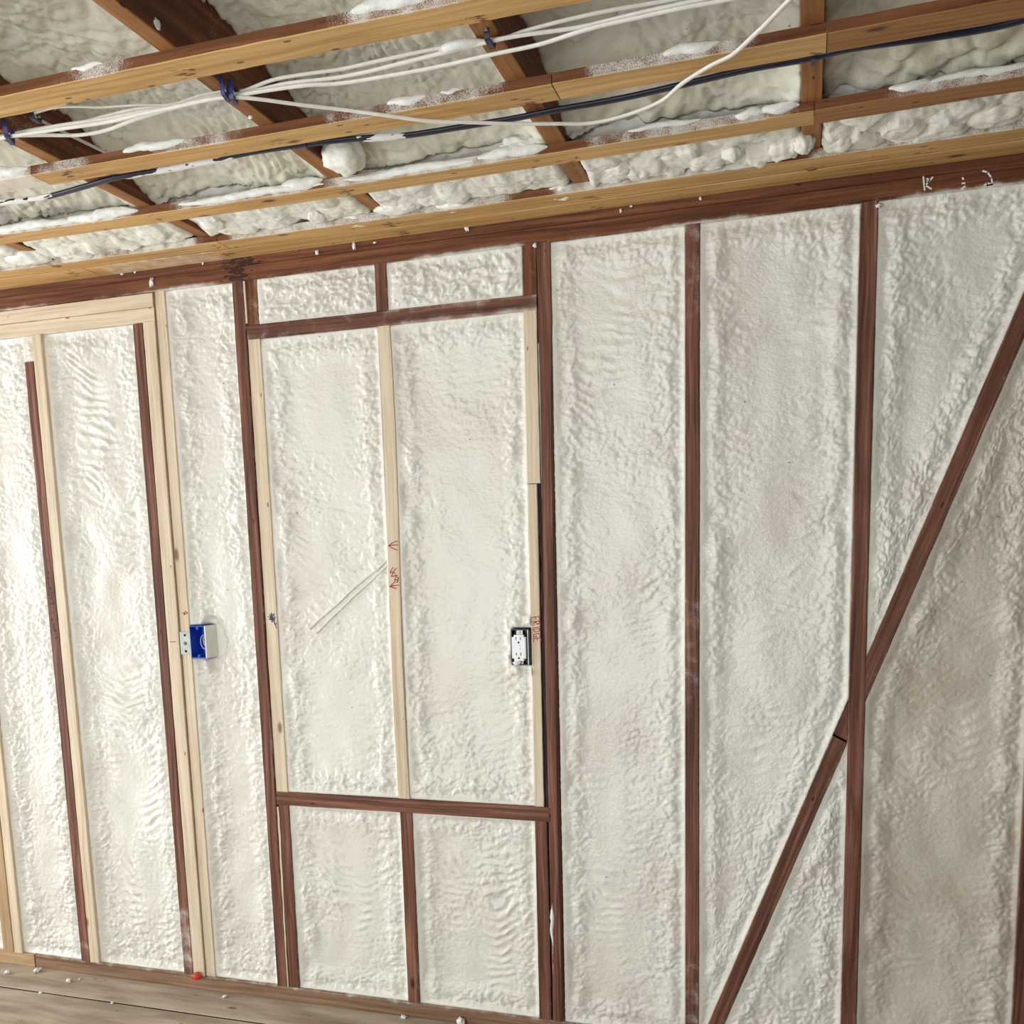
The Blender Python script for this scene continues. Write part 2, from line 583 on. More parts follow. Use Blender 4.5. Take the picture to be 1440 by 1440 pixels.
def blob(name, centre, r, mat, parent=None, sub=4, lump=0.25, seed=1, scale=1.0):
    bm = bmesh.new()
    bmesh.ops.create_icosphere(bm, subdivisions=sub, radius=1.0)
    for v in bm.verts:
        p = v.co
        q = perlin(np.array([p.x * 1.3 * scale + 7 + seed]), np.array([p.y * 1.3 * scale + p.z * 1.1 * scale]), 40 + seed % 50)[0]
        q2 = perlin(np.array([p.x * 3.1 * scale + p.z * 2.0]), np.array([p.y * 3.1 * scale - p.z * 2.7 + seed]), 41)[0]
        f = 1 + lump * q + lump * 0.45 * q2
        v.co = Vector((centre[0] + p.x * r[0] * f, centre[1] + p.y * r[1] * f, centre[2] + p.z * r[2] * f))
    return bm_obj(name, bm, mat, parent, True)


def stroke(name, polys, wid, mat, parent, plane='y', off=-0.0006):
    """ink strokes lying on the wall plane: each polyline (in wall X,Z) becomes a thin ribbon"""
    bm = bmesh.new()
    for pl in polys:
        P = [Vector((p[0], p[1])) for p in pl]
        for a, b in zip(P[:-1], P[1:]):
            d = (b - a)
            if d.length < 1e-6:
                continue
            d.normalize()
            nn = Vector((-d.y, d.x)) * wid / 2
            a2, b2 = a - d * wid * 0.4, b + d * wid * 0.4
            vs = [bm.verts.new((q.x, off, q.y)) for q in (a2 - nn, b2 - nn, b2 + nn, a2 + nn)]
            f = bm.faces.new(vs)
    o = bm_obj(name, bm, mat, parent)
    o.matrix_parent_inverse = parent.matrix_basis.inverted()
    return o


# ------------------------------------------------------------------ wall framing
wall = box_obj('wall_back', -4.8, 2.3, 0.092, 0.112, -0.02, 2.47, M_dark)
meta(wall, 'long framed wall of old brown and new pale studs packed with cream spray foam', None, None, 'structure')

SD = 0.088
Y0 = (0, -1, 0)
ZS, ZP = 0.047, 2.1986       # top of the sole plate, bottom of the top plate


def mist(*terms):
    """terms: (s0, s1, amount, side) ; side -1/+1 = towards that edge, 0 = all over"""
    def f(s, v):
        t = 0.0
        for s0, s1, a, side in terms:
            e = sstep(s0 - 0.04, s0 + 0.04, s) * (1 - sstep(s1 - 0.04, s1 + 0.04, s))
            k = 1.0 if side == 0 else max(0.0, side * v) ** 2.0
            t = max(t, float(a * e * k))
        return t
    return f


def edges(a, base=0.0):
    return lambda s, v: max(base, a * max(0.0, abs(v)) ** 5)


def stud(xl, xr, z0, z1, mat=M_old, name='stud', y=0.0, label=None, spray=None, d=SD, **k):
    return timber(name, ((xl + xr) / 2, y, z0), ((xl + xr) / 2, y, z1), xr - xl, d, Y0, wall, (mat, mat), spray=spray or edges(0.30, 0.10), label=label, **k)


def rail(x0, x1, zb, zt, mat, name, y=0.0, label=None, spray=None, d=SD, **k):
    return timber(name, (x0, y, (zb + zt) / 2), (x1, y, (zb + zt) / 2), zt - zb, d, Y0, wall, (mat, mat), spray=spray or edges(0.2, 0.08), label=label, **k)


# plates: width axis of a rail points up (ey = ez x ex)
low_spray = lambda s, v: 0.36 * max(0.0, -v) ** 3 + 0.1
rail(-4.78, 2.2, ZP, 2.2375, M_plate, 'top_plate', spray=lambda s, v: (0.55 * max(0.0, -v) ** 2.2 * (0.35 + 0.65 * float(sstep(-0.15, 0.25, perlin(s / 0.35, 4.4, 21))))) + 0.12,
     stain=lambda s, v: 1.3 * math.exp(-((s - 3.50) / 0.06) ** 2))
rail(-4.78, 2.2, 2.2382, 2.2785, M_plate, 'top_plate', y=0.003, spray=lambda s, v: 0.14, stain=lambda s, v: 1.3 * math.exp(-((s - 3.52) / 0.09) ** 2))
rail(-4.78, -2.268, 0.0, ZS, M_tan, 'sole_plate', label='paler tan length of the sole plate at the left')
rail(-2.262, 2.2, 0.0, ZS - 0.0005, M_sole, 'sole_plate', spray=lambda s, v: 0.34 * max(0.0, v) ** 2 + 0.08)

# far left pair, cut off by the picture edge
stud(-2.403, -2.357, ZS, 2.115, M_tan, label='tawny weathered pine stud at the left edge')
stud(-2.353, -2.318, ZS, 2.115, M_new, label='pale new pine stud at the left edge')
# pair with the cut-off old stud
A_dark = stud(-2.064, -2.0275, ZS, 2.036, spray=mist((0.0, 0.1, 0.3, 0), (1.8, 2.0, 0.2, 0)), label='old brown stud cut short below the pale header')
A_new = stud(-2.0265, -1.990, ZS, 2.115, M_new, label='pale new pine stud beside the cut-off old stud')
# pair with the blue box
stud(-1.648, -1.6135, ZS, 2.112, label='old brown stud ending below the pale header', spray=mist((0, 0.25, 0.42, 0), (1.7, 2.1, 0.15, 0)))
stud(-1.6115, -1.569, ZS, 2.115, M_new, name='jack_stud', label='pale new pine jack stud under the header end', wfun=lambda s, L: 1.0)
B_king = stud(-1.566, -1.531, ZS, ZP, M_new, y=0.006, label='pale new pine king stud carrying the blue box', spray=edges(0.1, 0.02))
# pale double header
hdr1 = rail(-3.16, -1.570, 2.1575, 2.1965, M_new, 'header', label='upper board of the pale doubled header', spray=lambda s, v: 0.02)
rail(-3.16, -1.570, 2.1155, 2.1565, M_new, 'header', y=0.003, label='lower board of the pale doubled header', spray=lambda s, v: 0.4 * max(0, -v) ** 2)
# stud left of the old window
stud(-1.297, -1.2605, ZS, ZP, spray=edges(0.32, 0.14))
C_new = stud(-1.2585, -1.218, 0.6886, 2.0345, M_new, y=0.004, name='jack_stud', label='pale new pine liner along the left side of the old window', spray=edges(0.3, 0.05))
stud(-1.2525, -1.2185, ZS, 0.6466, name='cripple_stud', y=0.003)
stud(-1.2585, -1.2165, 2.074, ZP, M_plate, name='cripple_stud', y=0.006, spray=lambda s, v: 0.25)
timber('splinter_strip', (-1.2595, 0.001, ZS), (-1.2555, 0.001, 0.64), 0.006, 0.05, Y0, wall, (M_new, M_new), rough=0.002, label='thin pale splintered edge beside the lower left stud')
timber('splinter_strip', (-1.2572, 0.001, 2.08), (-1.2572, 0.001, ZP - 0.002), 0.006, 0.05, Y0, wall, (M_new, M_new), rough=0.0012)
# old window: head, sill, middle
rail(-1.2575, -0.386, 2.0345, 2.0735, M_old, 'window_head', spray=lambda s, v: 0.22 + (0.25 if s > 0.45 else 0.05) * abs(v) ** 2)
rail(-1.2575, -0.377, 0.6470, 0.6886, M_old, 'window_sill', spray=edges(0.2, 0.08))
stud(-0.846, -0.811, 2.074, ZP, name='cripple_stud')
mid_new = stud(-0.846, -0.8095, 0.6886, 2.0345, M_new, name='mullion_stud', y=0.004, label='pale new pine stud in the middle of the old window, with red arrows', spray=edges(0.25, 0.0),
               bow=lambda s, L: 0.004 * math.sin(s / L * 6.0))
stud(-0.8425, -0.8045, ZS, 0.6466, name='cripple_stud', y=0.002)
stud(-0.424, -0.386, 2.074, ZP, M_plate, name='cripple_stud', y=0.006, spray=lambda s, v: 0.15)
D_up = stud(-0.4235, -0.3875, 1.588, 2.0345, M_new, name='jack_stud', y=0.004, label='upper length of the pale liner right of the old window', spray=edges(0.2, 0.0))
D_low = stud(-0.4235, -0.3975, 0.6886, 1.586, M_new, name='jack_stud', y=0.005, label='lower length of the pale liner right of the old window, marked in red', spray=edges(0.2, 0.0))
stud(-0.425, -0.389, ZS, 0.6466, name='cripple_stud', y=0.002)
# split stud right of the window: full width at the top, its left side broken away lower down
def splitw(s, L):
    z = s + ZS
    return 0.80 + 0.20 * float(sstep(1.60, 2.05, z)) - 0.06 * float(sstep(1.2, 0.9, z))
D_old = stud(-0.383, -0.347, ZS, ZP, label='old brown stud with a dark split left side, right of the old window', wfun=splitw, bow=lambda s, L: 0.0375 * (1 - splitw(s, L)) * 0.5, spray=edges(0.1, 0.1))
timber('split_filler', (-0.3835, 0.012, ZS), (-0.3835, 0.012, 1.95), 0.026, 0.06, Y0, wall, (M_bark, M_bark), rough=0.004, label='dark rough splintered strip in the gap beside the split stud', seg=0.012)
timber('metal_strip', (-0.3805, 0.004, 0.80), (-0.3835, 0.004, 1.95), 0.0022, 0.02, Y0, wall, (M_steel, M_steel), rough=0.0004, label='thin grey strip in the dark gap beside the split stud')
sweep('foam_bead', [(-0.381, 0.004, 0.06), (-0.380, 0.002, 0.2), (-0.3795, 0.003, 0.33), (-0.380, 0.004, 0.48), (-0.3825, 0.005, 0.68)], 0.0035, 0.004, M_foamw, wall, lump=0.5, lscale=0.04, up=(0, -1, 0),
      taper=lambda q: 0.45 + 1.3 * math.exp(-((q - 0.46) / 0.09) ** 2))['label'] = 'white foam bead squeezed out of the split stud'
# right-hand studs
stud(0.0, 0.0355, ZS, ZP, spray=mist((0.0, 0.25, 0.32, 0), (0.9, 1.25, 0.3, 0), (1.9, 2.2, 0.3, 0)))
stud(0.409, 0.4475, ZS, ZP, spray=edges(0.3, 0.1))
stud(0.8165, 0.856, ZS, ZP)
stud(1.225, 1.262, ZS, ZP)
stud(1.63, 1.667, ZS, ZP)
stud(-2.80, -2.763, ZS, 2.115)
stud(-3.2, -3.163, ZS, ZP)
for q in (-3.61, -4.02, -4.43):
    stud(q, q + 0.037, ZS, ZP)
    pass
# brace, let in either side of the second stud from the right
bz = lambda z: 0.092 + 0.3755 * (z - 0.118)
sl = 0.3755
def brace_piece(z0, z1, cuts):
    return timber('diagonal_brace', (bz(z0), 0.001, z0), (bz(z1), 0.001, z1), 0.0395, SD * 0.8, Y0, wall, (M_old, M_old), spray=edges(0.35, 0.12), cut=cuts)
# width axis: ez x ex ; ends cut upright against the studs
cv = 1 / sl
brace_piece(0.066, 0.912, (-sl, 0.12))
lo = brace_piece(0.9165, 0.9580, (0.12, cv))
lo.location.y += 0.006
hi = brace_piece(1.035, 2.046, (cv, cv))
lo['label'] = 'short loose block of the brace beside the stud'


# ------------------------------------------------------------------ wall foam
def foam_bay(name, xl, xr, z0, z1, res, seed, rec=0.03, arc=1.0, rip=1.0, wr=1.0, parent=wall, label=None, mat=M_foam, low=0.006, rag=0.0025, extra=None):
    """spray foam filling one bay between xl(z) and xr(z), z0..z1"""
    fl = xl if callable(xl) else (lambda z: z * 0 + xl)
    fr = xr if callable(xr) else (lambda z: z * 0 + xr)
    zz = np.linspace(z0, z1, max(6, int((z1 - z0) / res)) + 1)
    L_, R_ = fl(zz), np.maximum(fr(zz), fl(zz) + 0.0008)
    wd = float((R_ - L_).max())
    nu, nv = max(6, int(wd / res)), len(zz) - 1
    u, Z = np.meshgrid(np.linspace(0, 1, nu + 1), zz)
    X = L_[:, None] * (1 - u) + R_[:, None] * u
    cl = 1 / np.sqrt(1 + np.gradient(L_, zz) ** 2)
    cr = 1 / np.sqrt(1 + np.gradient(R_, zz) ** 2)
    dl, dr = (X - L_[:, None]) * cl[:, None], (R_[:, None] - X) * cr[:, None]
    db = (Z - z0) if R_[0] - L_[0] > 0.012 else np.full(X.shape, 9.0)
    dt = (z1 - Z) if R_[-1] - L_[-1] > 0.012 else np.full(X.shape, 9.0)
    ds = np.minimum(dl, dr)
    dv = np.minimum(db, dt)
    d = np.minimum(ds, dv)
    s = seed
    # skin on the stud sides, wide on the left of a bay, thin on the right
    skin = 0.020 + 0.008 * perlin(Z / 0.09, X * 0 + s, s)
    wl = sstep(0.004, np.clip(skin + 0.012, 0.012, 1), dl) * sstep(0.000, 0.018, dr) * sstep(0.000, 0.022, dv)
    wx = X + 0.014 * perlin(X / 0.05, Z / 0.05, s + 1) + 0.004 * perlin(X / 0.014, Z / 0.014, s + 21)
    wz = Z + 0.014 * perlin(X / 0.05 + 9, Z / 0.05, s + 2) + 0.004 * perlin(X / 0.014 + 4, Z / 0.014, s + 22)
    lowf = low * perlin(X / 0.22, Z / 0.30, s + 3) + 0.6 * low * perlin(X / 0.08, Z / 0.11, s + 4)
    eb = 0.040 + 0.012 * perlin(Z / 0.22, X * 0, s + 5)
    rope = (0.70 + 0.9 * perlin(Z / 0.09, X * 0 + 3, s + 6)) * 0.009
    bead = rope * (np.exp(-((dl - eb) / 0.022) ** 2) + 0.8 * np.exp(-((dr - eb) / 0.024) ** 2)) + 0.005 * np.exp(-((dv - 0.045) / 0.025) ** 2)
    band = np.clip(1.15 * np.exp(-(np.maximum(d - 0.03, 0) / 0.045) ** 2) + 0.26 + 0.75 * perlin(X / 0.16, Z / 0.25, s + 7), 0.07, 1.3)
    f1, f2, cid = worley(wx / 0.026, wz / 0.018, s + 8)
    cell = np.sqrt(np.clip((f2 - f1) / 0.45, 0, 1))
    g1, g2, gid = worley(wx / 0.0135 + 5, wz / 0.0095, s + 9)
    cell2 = np.sqrt(np.clip((g2 - g1) / 0.5, 0, 1))
    wrk = 1.12 * wr * band * (0.0046 * (cell - 0.6) + 0.0034 * (cid - 0.5) + 0.0024 * (cell2 - 0.6) + 0.0012 * (gid - 0.5))
    bil = (1 - 2 * np.abs(perlin(wx / 0.036, wz / 0.022, s + 10))) * 0.0026 * band * wr
    # passes of the spray gun: shallow curved ripples across the middle
    xc = 0.5 * (L_ + R_)[:, None]
    hw = np.maximum(0.5 * (R_ - L_), 0.05)[:, None]
    ph = (Z - arc * 0.055 * ((X - xc - 0.15 * hw) / hw) ** 2 + 0.030 * perlin(X / 0.10, Z / 0.12, s + 11) + 0.006 * perlin(X / 0.025, Z / 0.03, s + 19)) / 0.029
    am = np.clip(0.25 + 1.7 * perlin(X / 0.12 + 2, Z / 0.28, s + 12), 0, 1.2) * (1 - np.exp(-(d / 0.06) ** 2))
    am = am * np.clip(0.7 + 0.9 * perlin(X / 0.04, Z / 0.035, s + 20), 0.1, 1.4)
    sw = np.sin(2 * np.pi * ph)
    rp = rip * 0.0019 * am * (sw + 0.35 * np.abs(sw))
    fine = (0.0010 * perlin(wx / 0.011, wz / 0.0075, s + 13) + 0.0007 * (1 - 2 * np.abs(perlin(wx / 0.014, wz / 0.009, s + 14)))) * (0.5 + 0.7 * np.clip(band, 0, 1))
    h = lowf + bead + wrk + bil + rp + fine + 0.004
    edge = 0.30 * rec + 0.001 * perlin(X / 0.03, Z / 0.03, s + 15)
    Y = (edge * (1 - wl) + rec * wl) - h * wl
    if extra is not None:
        Y = extra(X, Z, Y)
    Y = np.maximum(Y, -0.004)
    # ragged rim
    jx = rag * perlin(Z / 0.02, X * 0 + 2, s + 16)
    Xo = X.copy()
    Xo[:, 0] -= np.abs(jx[:, 0]) * 0.7
    Xo[:, -1] += np.abs(jx[:, -1]) * 0.7
    top = np.stack([Xo, Y, Z], -1)
    n0 = (nv + 1) * (nu + 1)
    idx = np.arange(n0).reshape(nv + 1, nu + 1)
    F = np.stack([idx[:-1, :-1], idx[:-1, 1:], idx[1:, 1:], idx[1:, :-1]], -1).reshape(-1, 4)
    # skirt back to the sheathing
    rim = np.concatenate([idx[0, :-1], idx[:-1, -1], idx[-1, :0:-1], idx[:0:-1, 0]])
    rv = top.reshape(-1, 3)[rim].copy()
    rv[:, 1] = 0.09
    r2 = n0 + np.arange(len(rim))
    Fs = np.stack([rim, r2, np.roll(r2, -1), np.roll(rim, -1)], 1)
    o = mesh_obj(name, np.vstack([top.reshape(-1, 3), rv]), np.vstack([F, Fs]), mat, parent, True)
    if label:
        o['label'] = label
    return o


FR = 0.0038


def around_box(X, Z, Y):      # hollow on the right of the blue box
    q = np.hypot((X + 1.462) / 0.034, (Z - 1.153) / 0.066) + 0.25 * perlin(X / 0.02, Z / 0.03, 77)
    k = 1 - sstep(0.75, 1.5, q)
    Y = Y * (1 - k) + 0.056 * k
    inside = (X < -1.472) & (np.abs(Z - 1.153) < 0.052)
    return np.where(inside, 0.07, Y)


def around_outlet(X, Z, Y):
    q = np.maximum(np.abs(X + 0.4535) / 0.034, np.abs(Z - 1.1435) / 0.058) + 0.12 * perlin(X / 0.02, Z / 0.03, 78)
    k = 1 - sstep(0.85, 1.25, q)
    lip = np.exp(-((q - 1.2) / 0.18) ** 2) * 0.010 * (1 + 0.8 * perlin(X / 0.03, Z / 0.03, 79))
    return np.where((np.abs(X + 0.4535) < 0.028) & (np.abs(Z - 1.1435) < 0.051), 0.05, Y * (1 - k) + 0.012 * k - lip)


def buried_cable(X, Z, Y):    # low welts where the cables lie under the foam
    a, b = np.array([-1.06, 1.18]), np.array([-0.86, 1.385])
    return Y


for q in (-3.573, -3.983, -4.393):
    foam_bay('foam_panel', q, q + 0.373, ZS, ZP, 0.014, 90 + int(-q * 3), 0.032)
foam_bay('foam_panel', -4.78, -4.43, ZS, ZP, 0.014, 89, 0.032)
foam_bay('foam_panel', -3.163, -2.80, ZS, 2.115, 0.012, 101, 0.032)
foam_bay('foam_panel', -2.763, -2.403, ZS, 2.115, 0.010, 102, 0.032)
foam_bay('foam_panel', -2.318, -2.064, ZS, 2.115, FR, 103, 0.032, rip=0.6, wr=1.15, label='bright foam in the leftmost bay in view')
foam_bay('foam_panel', -1.990, -1.648, ZS, 2.115, FR, 104, 0.036, rip=2.4, arc=1.5, wr=0.95, low=0.008, label='bright foam with curved ripples under the pale header')
foam_bay('foam_panel', -2.064, -2.0265, 2.0362, 2.115, 0.004, 105, 0.012)
foam_bay('foam_panel', -1.531, -1.297, ZS, ZP, FR, 106, 0.034, rip=0.7, wr=1.05, extra=around_box, label='narrow foam strip holding the blue box')
foam_bay('foam_panel', -1.2165, -0.846, 2.0735, ZP, FR, 107, 0.020, rip=0.0, wr=1.7, low=0.007, label='lumpy foam above the old window, left')
foam_bay('foam_panel', -0.811, -0.424, 2.0735, ZP, FR, 108, 0.018, rip=0.0, wr=1.7, low=0.007, label='lumpy foam above the old window, right')
foam_bay('foam_panel', -1.218, -0.846, 0.6886, 2.0345, FR, 109, 0.027, rip=0.8, wr=0.85, extra=buried_cable, label='foam in the left half of the old window')
foam_bay('foam_panel', -0.8095, -0.4235, 0.6886, 2.0345, FR, 110, 0.027, rip=0.7, wr=0.8, extra=around_outlet, label='foam in the right half of the old window, round the outlet')
foam_bay('foam_panel', -1.2185, -0.8425, ZS, 0.6466, FR, 111, 0.027, rip=1.7, wr=0.75, arc=1.6)
foam_bay('foam_panel', -0.8045, -0.425, ZS, 0.6466, FR, 112, 0.027, rip=1.7, wr=0.75, arc=1.6)
foam_bay('foam_panel', -0.347, 0.0, ZS, ZP, FR, 113, 0.022, rip=1.0, wr=0.62, low=0.0045, label='smooth glossy foam right of the old window')
bw = 0.0198 / math.cos(math.atan(sl))      # half width of the brace measured along X
xb = lambda z, side: bz(z) + side * bw
zi = lambda x, side: 0.118 + (x - side * bw - 0.092) / sl     # height where the brace edge meets x
foam_bay('foam_panel', 0.0355, lambda z: np.minimum(0.409, xb(z, -1)), ZS, ZP, FR, 115, 0.020, wr=0.55, rip=0.7, low=0.005, label='smooth glossy foam above the brace, left of the second stud from the right')
foam_bay('foam_panel', lambda z: xb(z, 1), 0.409, ZS, zi(0.409, 1), FR, 116, 0.020, wr=0.8, rip=0.8, label='triangle of foam below the brace')
foam_bay('foam_panel', 0.4475, lambda z: np.minimum(0.8165, xb(z, -1)), zi(0.4475, -1), ZP, FR, 117, 0.020, wr=0.75, rip=0.3, label='wedge of foam above the brace at the right')
foam_bay('foam_panel', lambda z: np.maximum(0.4475, xb(z, 1)), 0.8165, ZS, zi(0.8165, 1), FR, 119, 0.022, wr=0.5, rip=0.7, mat=M_foamt, label='dull foam below the brace at the right edge')
foam_bay('foam_panel', 0.856, 1.225, ZS, ZP, 0.010, 121, 0.022, mat=M_foamt)
foam_bay('foam_panel', 1.262, 1.63, ZS, ZP, 0.012, 122, 0.022)
foam_bay('foam_panel', 1.667, 2.25, ZS, ZP, 0.014, 123, 0.022)

# thin foam-coated cables coming out of the middle stud
P2 = lambda *p: [at_y(x, y, 0.0175) for x, y in p]
cb1 = sweep('cable', P2((545, 786), (530, 801), (512, 815), (494, 830), (478, 846), (462, 860), (448, 872), (436, 884)), 0.0028, 0.0030, M_foam, None, k=8)
meta(cb1, 'thin foam-coated cable crossing the foam left of the red-marked middle stud, upper strand', 'cable', 'foam-coated cables in the old window')
cb2 = sweep('cable', P2((545, 794), (532, 807), (518, 820), (498, 838), (484, 852), (470, 865), (455, 880), (445, 891)), 0.0024, 0.0026, M_foam, None, k=8)
meta(cb2, 'thin foam-coated cable crossing the foam left of the red-marked middle stud, lower strand', 'cable', 'foam-coated cables in the old window')

# handwriting on the studs
def W(*p):
    return [(at_y(x, y)[0], at_y(x, y)[2]) for x, y in p]


stroke('handwriting', [W((546.2, 767), (551, 763.5), (556, 761.3), (558.5, 761)), W((546.2, 767), (558.5, 766.2)), W((546.2, 767.4), (551, 771), (558, 773.4)),
                       W((551.7, 798.3), (548.6, 803), (548.3, 805.2), (551.7, 805), (556.5, 799)), W((552.2, 805.6), (555.4, 806.3)),
                       W((551.2, 806.8), (549.6, 810.6), (553.6, 810.2), (555.6, 808.8), (557.4, 809.4), (556, 811), (554.4, 815.4)),
                       W((558, 811.6), (559.8, 813.3), (557.8, 815.4), (554.2, 815.9)), W((558.6, 815.8), (558.8, 818), (556.6, 819.2)),
                       W((547.8, 824.6), (555.3, 817.6)), W((547.8, 824.8), (553, 823.6), (559.6, 823)), W((547.9, 825), (552, 826.4), (556.8, 827.8))], 0.0026, M_red, mid_new, off=0.0034)


def letters(txt, org, du, dv):
    G = {'F': [[(0, 0), (0, 1), (.7, 1)], [(0, .5), (.5, .5)]], 'R': [[(0, 0), (0, 1), (.6, .9), (.6, .6), (0, .5), (.7, 0)]], 'I': [[(.3, 0), (.3, 1)]],
         'D': [[(0, 0), (0, 1), (.6, .75), (.6, .25), (0, 0)]], 'G': [[(.7, .85), (.3, 1), (0, .6), (.1, .1), (.6, 0), (.7, .4), (.4, .4)]], 'E': [[(.7, 1), (0, 1), (0, 0), (.7, 0)], [(0, .5), (.5, .5)]]}
    adv = {'I': 0.62}
    out, u = [], 0.0
    for ch in txt:
        for pl in G[ch]:
            out.append(W(*[(org[0] + (u + a) * du[0] + b * dv[0], org[1] + (u + a) * du[1] + b * dv[1]) for a, b in pl]))
        u += adv.get(ch, 1.0)
    return out


stroke('handwriting', letters('FRIDGE', (747.2, 868.5), (0.55, 6.5), (10.2, -1.6)), 0.0021, M_red, D_low, off=0.0044)
stroke('handwriting', [W((254.2, 862), (258.4, 862.8), (257, 865), (262, 862), (258.8, 860), (257.3, 862.4))], 0.0022, M_red, B_king, off=0.0054)
stroke('handwriting', [W((239.2, 902.4), (247.4, 902.6))], 0.0022, M_red, wall, off=-0.0006)
stroke('handwriting', [W((376.1, 867.2), (379, 868.6), (381, 862), (382, 870), (384.5, 863.2), (379.6, 868), (381.7, 875), (385.8, 867.2), (384.4, 874), (388, 883.4)),
                       W((378, 864), (383, 872), (377.5, 871), (385.4, 869.5)), W((384, 873), (386, 879), (388, 876))], 0.0026, M_blueink, C_new, off=0.0034)
pz = lambda *p: W(*[(60 + x / 11.07, 780 + y / 11.07) for x, y in p])
stroke('handwriting', [pz((75, 85), (80, 120)), pz((78, 258), (94, 280), (84, 300)), pz((75, 375), (110, 360)), pz((85, 430), (90, 470)), pz((82, 520), (105, 512), (122, 520), (120, 560)), pz((98, 575), (132, 590)),
                       pz((95, 600), (100, 640)), pz((110, 612), (180, 590)), pz((115, 640), (150, 632)), pz((118, 680), (135, 668), (150, 690), (128, 700)), pz((120, 745), (128, 775), (165, 770), (172, 740), (150, 738)),
                       pz((130, 905), (160, 900)), pz((135, 1000), (155, 1002), (150, 1022), (125, 1032)), pz((160, 1068), (182, 1090), (165, 1110)), pz((165, 1120), (190, 1150), (175, 1160)), pz((180, 1170), (205, 1180), (198, 1200), (180, 1188), (182, 1172)),
                       pz((190, 1245), (215, 1240)), pz((195, 1300), (205, 1305), (235, 1280), (215, 1278))], 0.0021, M_pencil, A_dark, off=-0.0006)
# foam scraps on the top plate that read like letters
kz = lambda *p: W(*[(1270 + x / 8.47, 220 + y / 8.47) for x, y in p])
stroke('foam_scrap', [kz((240, 245), (256, 400)), kz((350, 250), (300, 310), (265, 345), (335, 388)), kz((285, 268), (315, 285), (290, 300)),
                      kz((708, 258), (716, 272)), kz((705, 322), (730, 320)), kz((700, 385), (735, 358)), kz((950, 176), (1005, 190), (1050, 255), (1060, 310)), kz((970, 345), (1000, 318), (1060, 335), (1000, 345), (1058, 352))],
       0.0036, M_foamw, wall, off=-0.0008)['label'] = 'pale foam scraps on the plate shaped like K, a colon and J'

# ------------------------------------------------------------------ ceiling
ceil_ = box_obj('ceiling', -4.8, 2.3, -4.7, 0.112, 2.472, 2.492, M_dark)
meta(ceil_, 'low ceiling of brown joists and tan straps over cream spray foam', None, None, 'structure')

RX = [(-4.42, -4.382), (-3.89, -3.852), (-3.36, -3.322), (-2.86, -2.822), (-2.35, -2.312), (-1.8225, -1.785), (-1.300, -1.2645), (-0.776, -0.741), (-0.250, -0.2075), (0.277, 0.3165), (0.801, 0.839), (1.325, 1.363), (1.85, 1.888)]
ZJ = 2.2795
rafters = []
for i, (a, b) in enumerate(RX):
    def sp(s, v, i=i):
        return 0.15 + 0.25 * max(0, float(perlin(s / 0.3, i * 2.7, 31)))
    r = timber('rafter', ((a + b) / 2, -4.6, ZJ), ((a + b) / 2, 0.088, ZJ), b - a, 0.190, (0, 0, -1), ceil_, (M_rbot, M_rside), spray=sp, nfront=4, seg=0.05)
    rafters.append(r)
rafters[7]['label'] = 'brown joist with the first blue staple'

# furring straps
SF = {'1': ([0.0066, 0.0125, -0.9174], [0.0142, 0.0231, -0.9813]), '2': ([-0.0095, -0.0061, -0.6143], [-0.0103, -0.0116, -0.6813]), '3': ([-0.0125, -0.012, -0.3191], [-0.0155, -0.0163, -0.384])}
ZB = 2.26
crossings = [0.5 * (a + b) for a, b in RX]


def strap(x0, x1, far, near, label=None, th=0.0192, sprays=(), rough=0.0012, face=None):
    """flat board running along X; far / near = polynomials of its two edges"""
    yc = lambda x: 0.5 * (np.polyval(far, x) + np.polyval(near, x))
    wd = lambda x: np.polyval(far, x) - np.polyval(near, x)
    w0 = wd(0.5 * (x0 + x1))
    ym = 0.5 * (yc(x0) + yc(x1))

    def stain(s, v):
        x = x0 + s
        t = 0.0
        for k, c in enumerate(crossings):
            t = max(t, 1.15 * math.exp(-((x - c - 0.01) / 0.035) ** 2) * (0.55 + 0.45 * math.cos(v * 2.2 + k)))
        return t

    def sp(s, v):
        x = x0 + s
        t = 0.06
        for a, b, am, side in sprays:
            e = float(sstep(a - 0.05, a + 0.03, x) * (1 - sstep(b - 0.03, b + 0.05, x)))
            t = max(t, am * e * (1.0 if side == 0 else max(0.0, side * v) ** 4))
        return t
    # local width axis for normal -Z and X along: ez x ex = (-z) x (x) = -y  -> v>0 is the camera side
    return timber('ceiling_strap', (x0, ym, ZB), (x1, ym, ZB), w0, th, (0, 0, -1), ceil_, (face or M_sbot, M_sside), stain=stain, spray=sp,
                  bow=lambda s, L: -(yc(x0 + s) - ym), rough=rough, label=label, nfront=5, seg=0.025, wfun=lambda s, L: wd(x0 + s) / w0)


strap(-4.75, 2.2, [0.0, 0.01, -1.222], [0.0, 0.01, -1.288])
strap(-4.75, 2.2, *SF['1'], sprays=[(-0.97, -0.85, 0.5, 1), (-0.45, -0.2, 0.52, 1)])
strap(-4.75, -1.348, *SF['2'], sprays=[(-1.9, -1.34, 0.7, 0)])
strap(-1.346, -0.161, *SF['2'], sprays=[(-1.33, -1.2, 0.52, 1), (-1.02, -0.82, 0.52, 1), (-0.62, -0.25, 0.48, 1)])
strap(-0.159, 0.320, *SF['2'], sprays=[(-0.1, 0.2, 0.52, 1)])
strap(0.322, 2.2, *SF['2'], face=M_sbot_falloff, label='browner right-hand length of the middle strap, light falloff in its colour')
strap(-4.75, 0.301, *SF['3'], sprays=[(-2.0, -1.32, 0.55, 1), (-1.2, -0.85, 0.55, 1), (-0.78, -0.28, 0.62, 1), (-0.17, 0.15, 0.52, 1), (0.1, 0.25, 0.52, 1)])
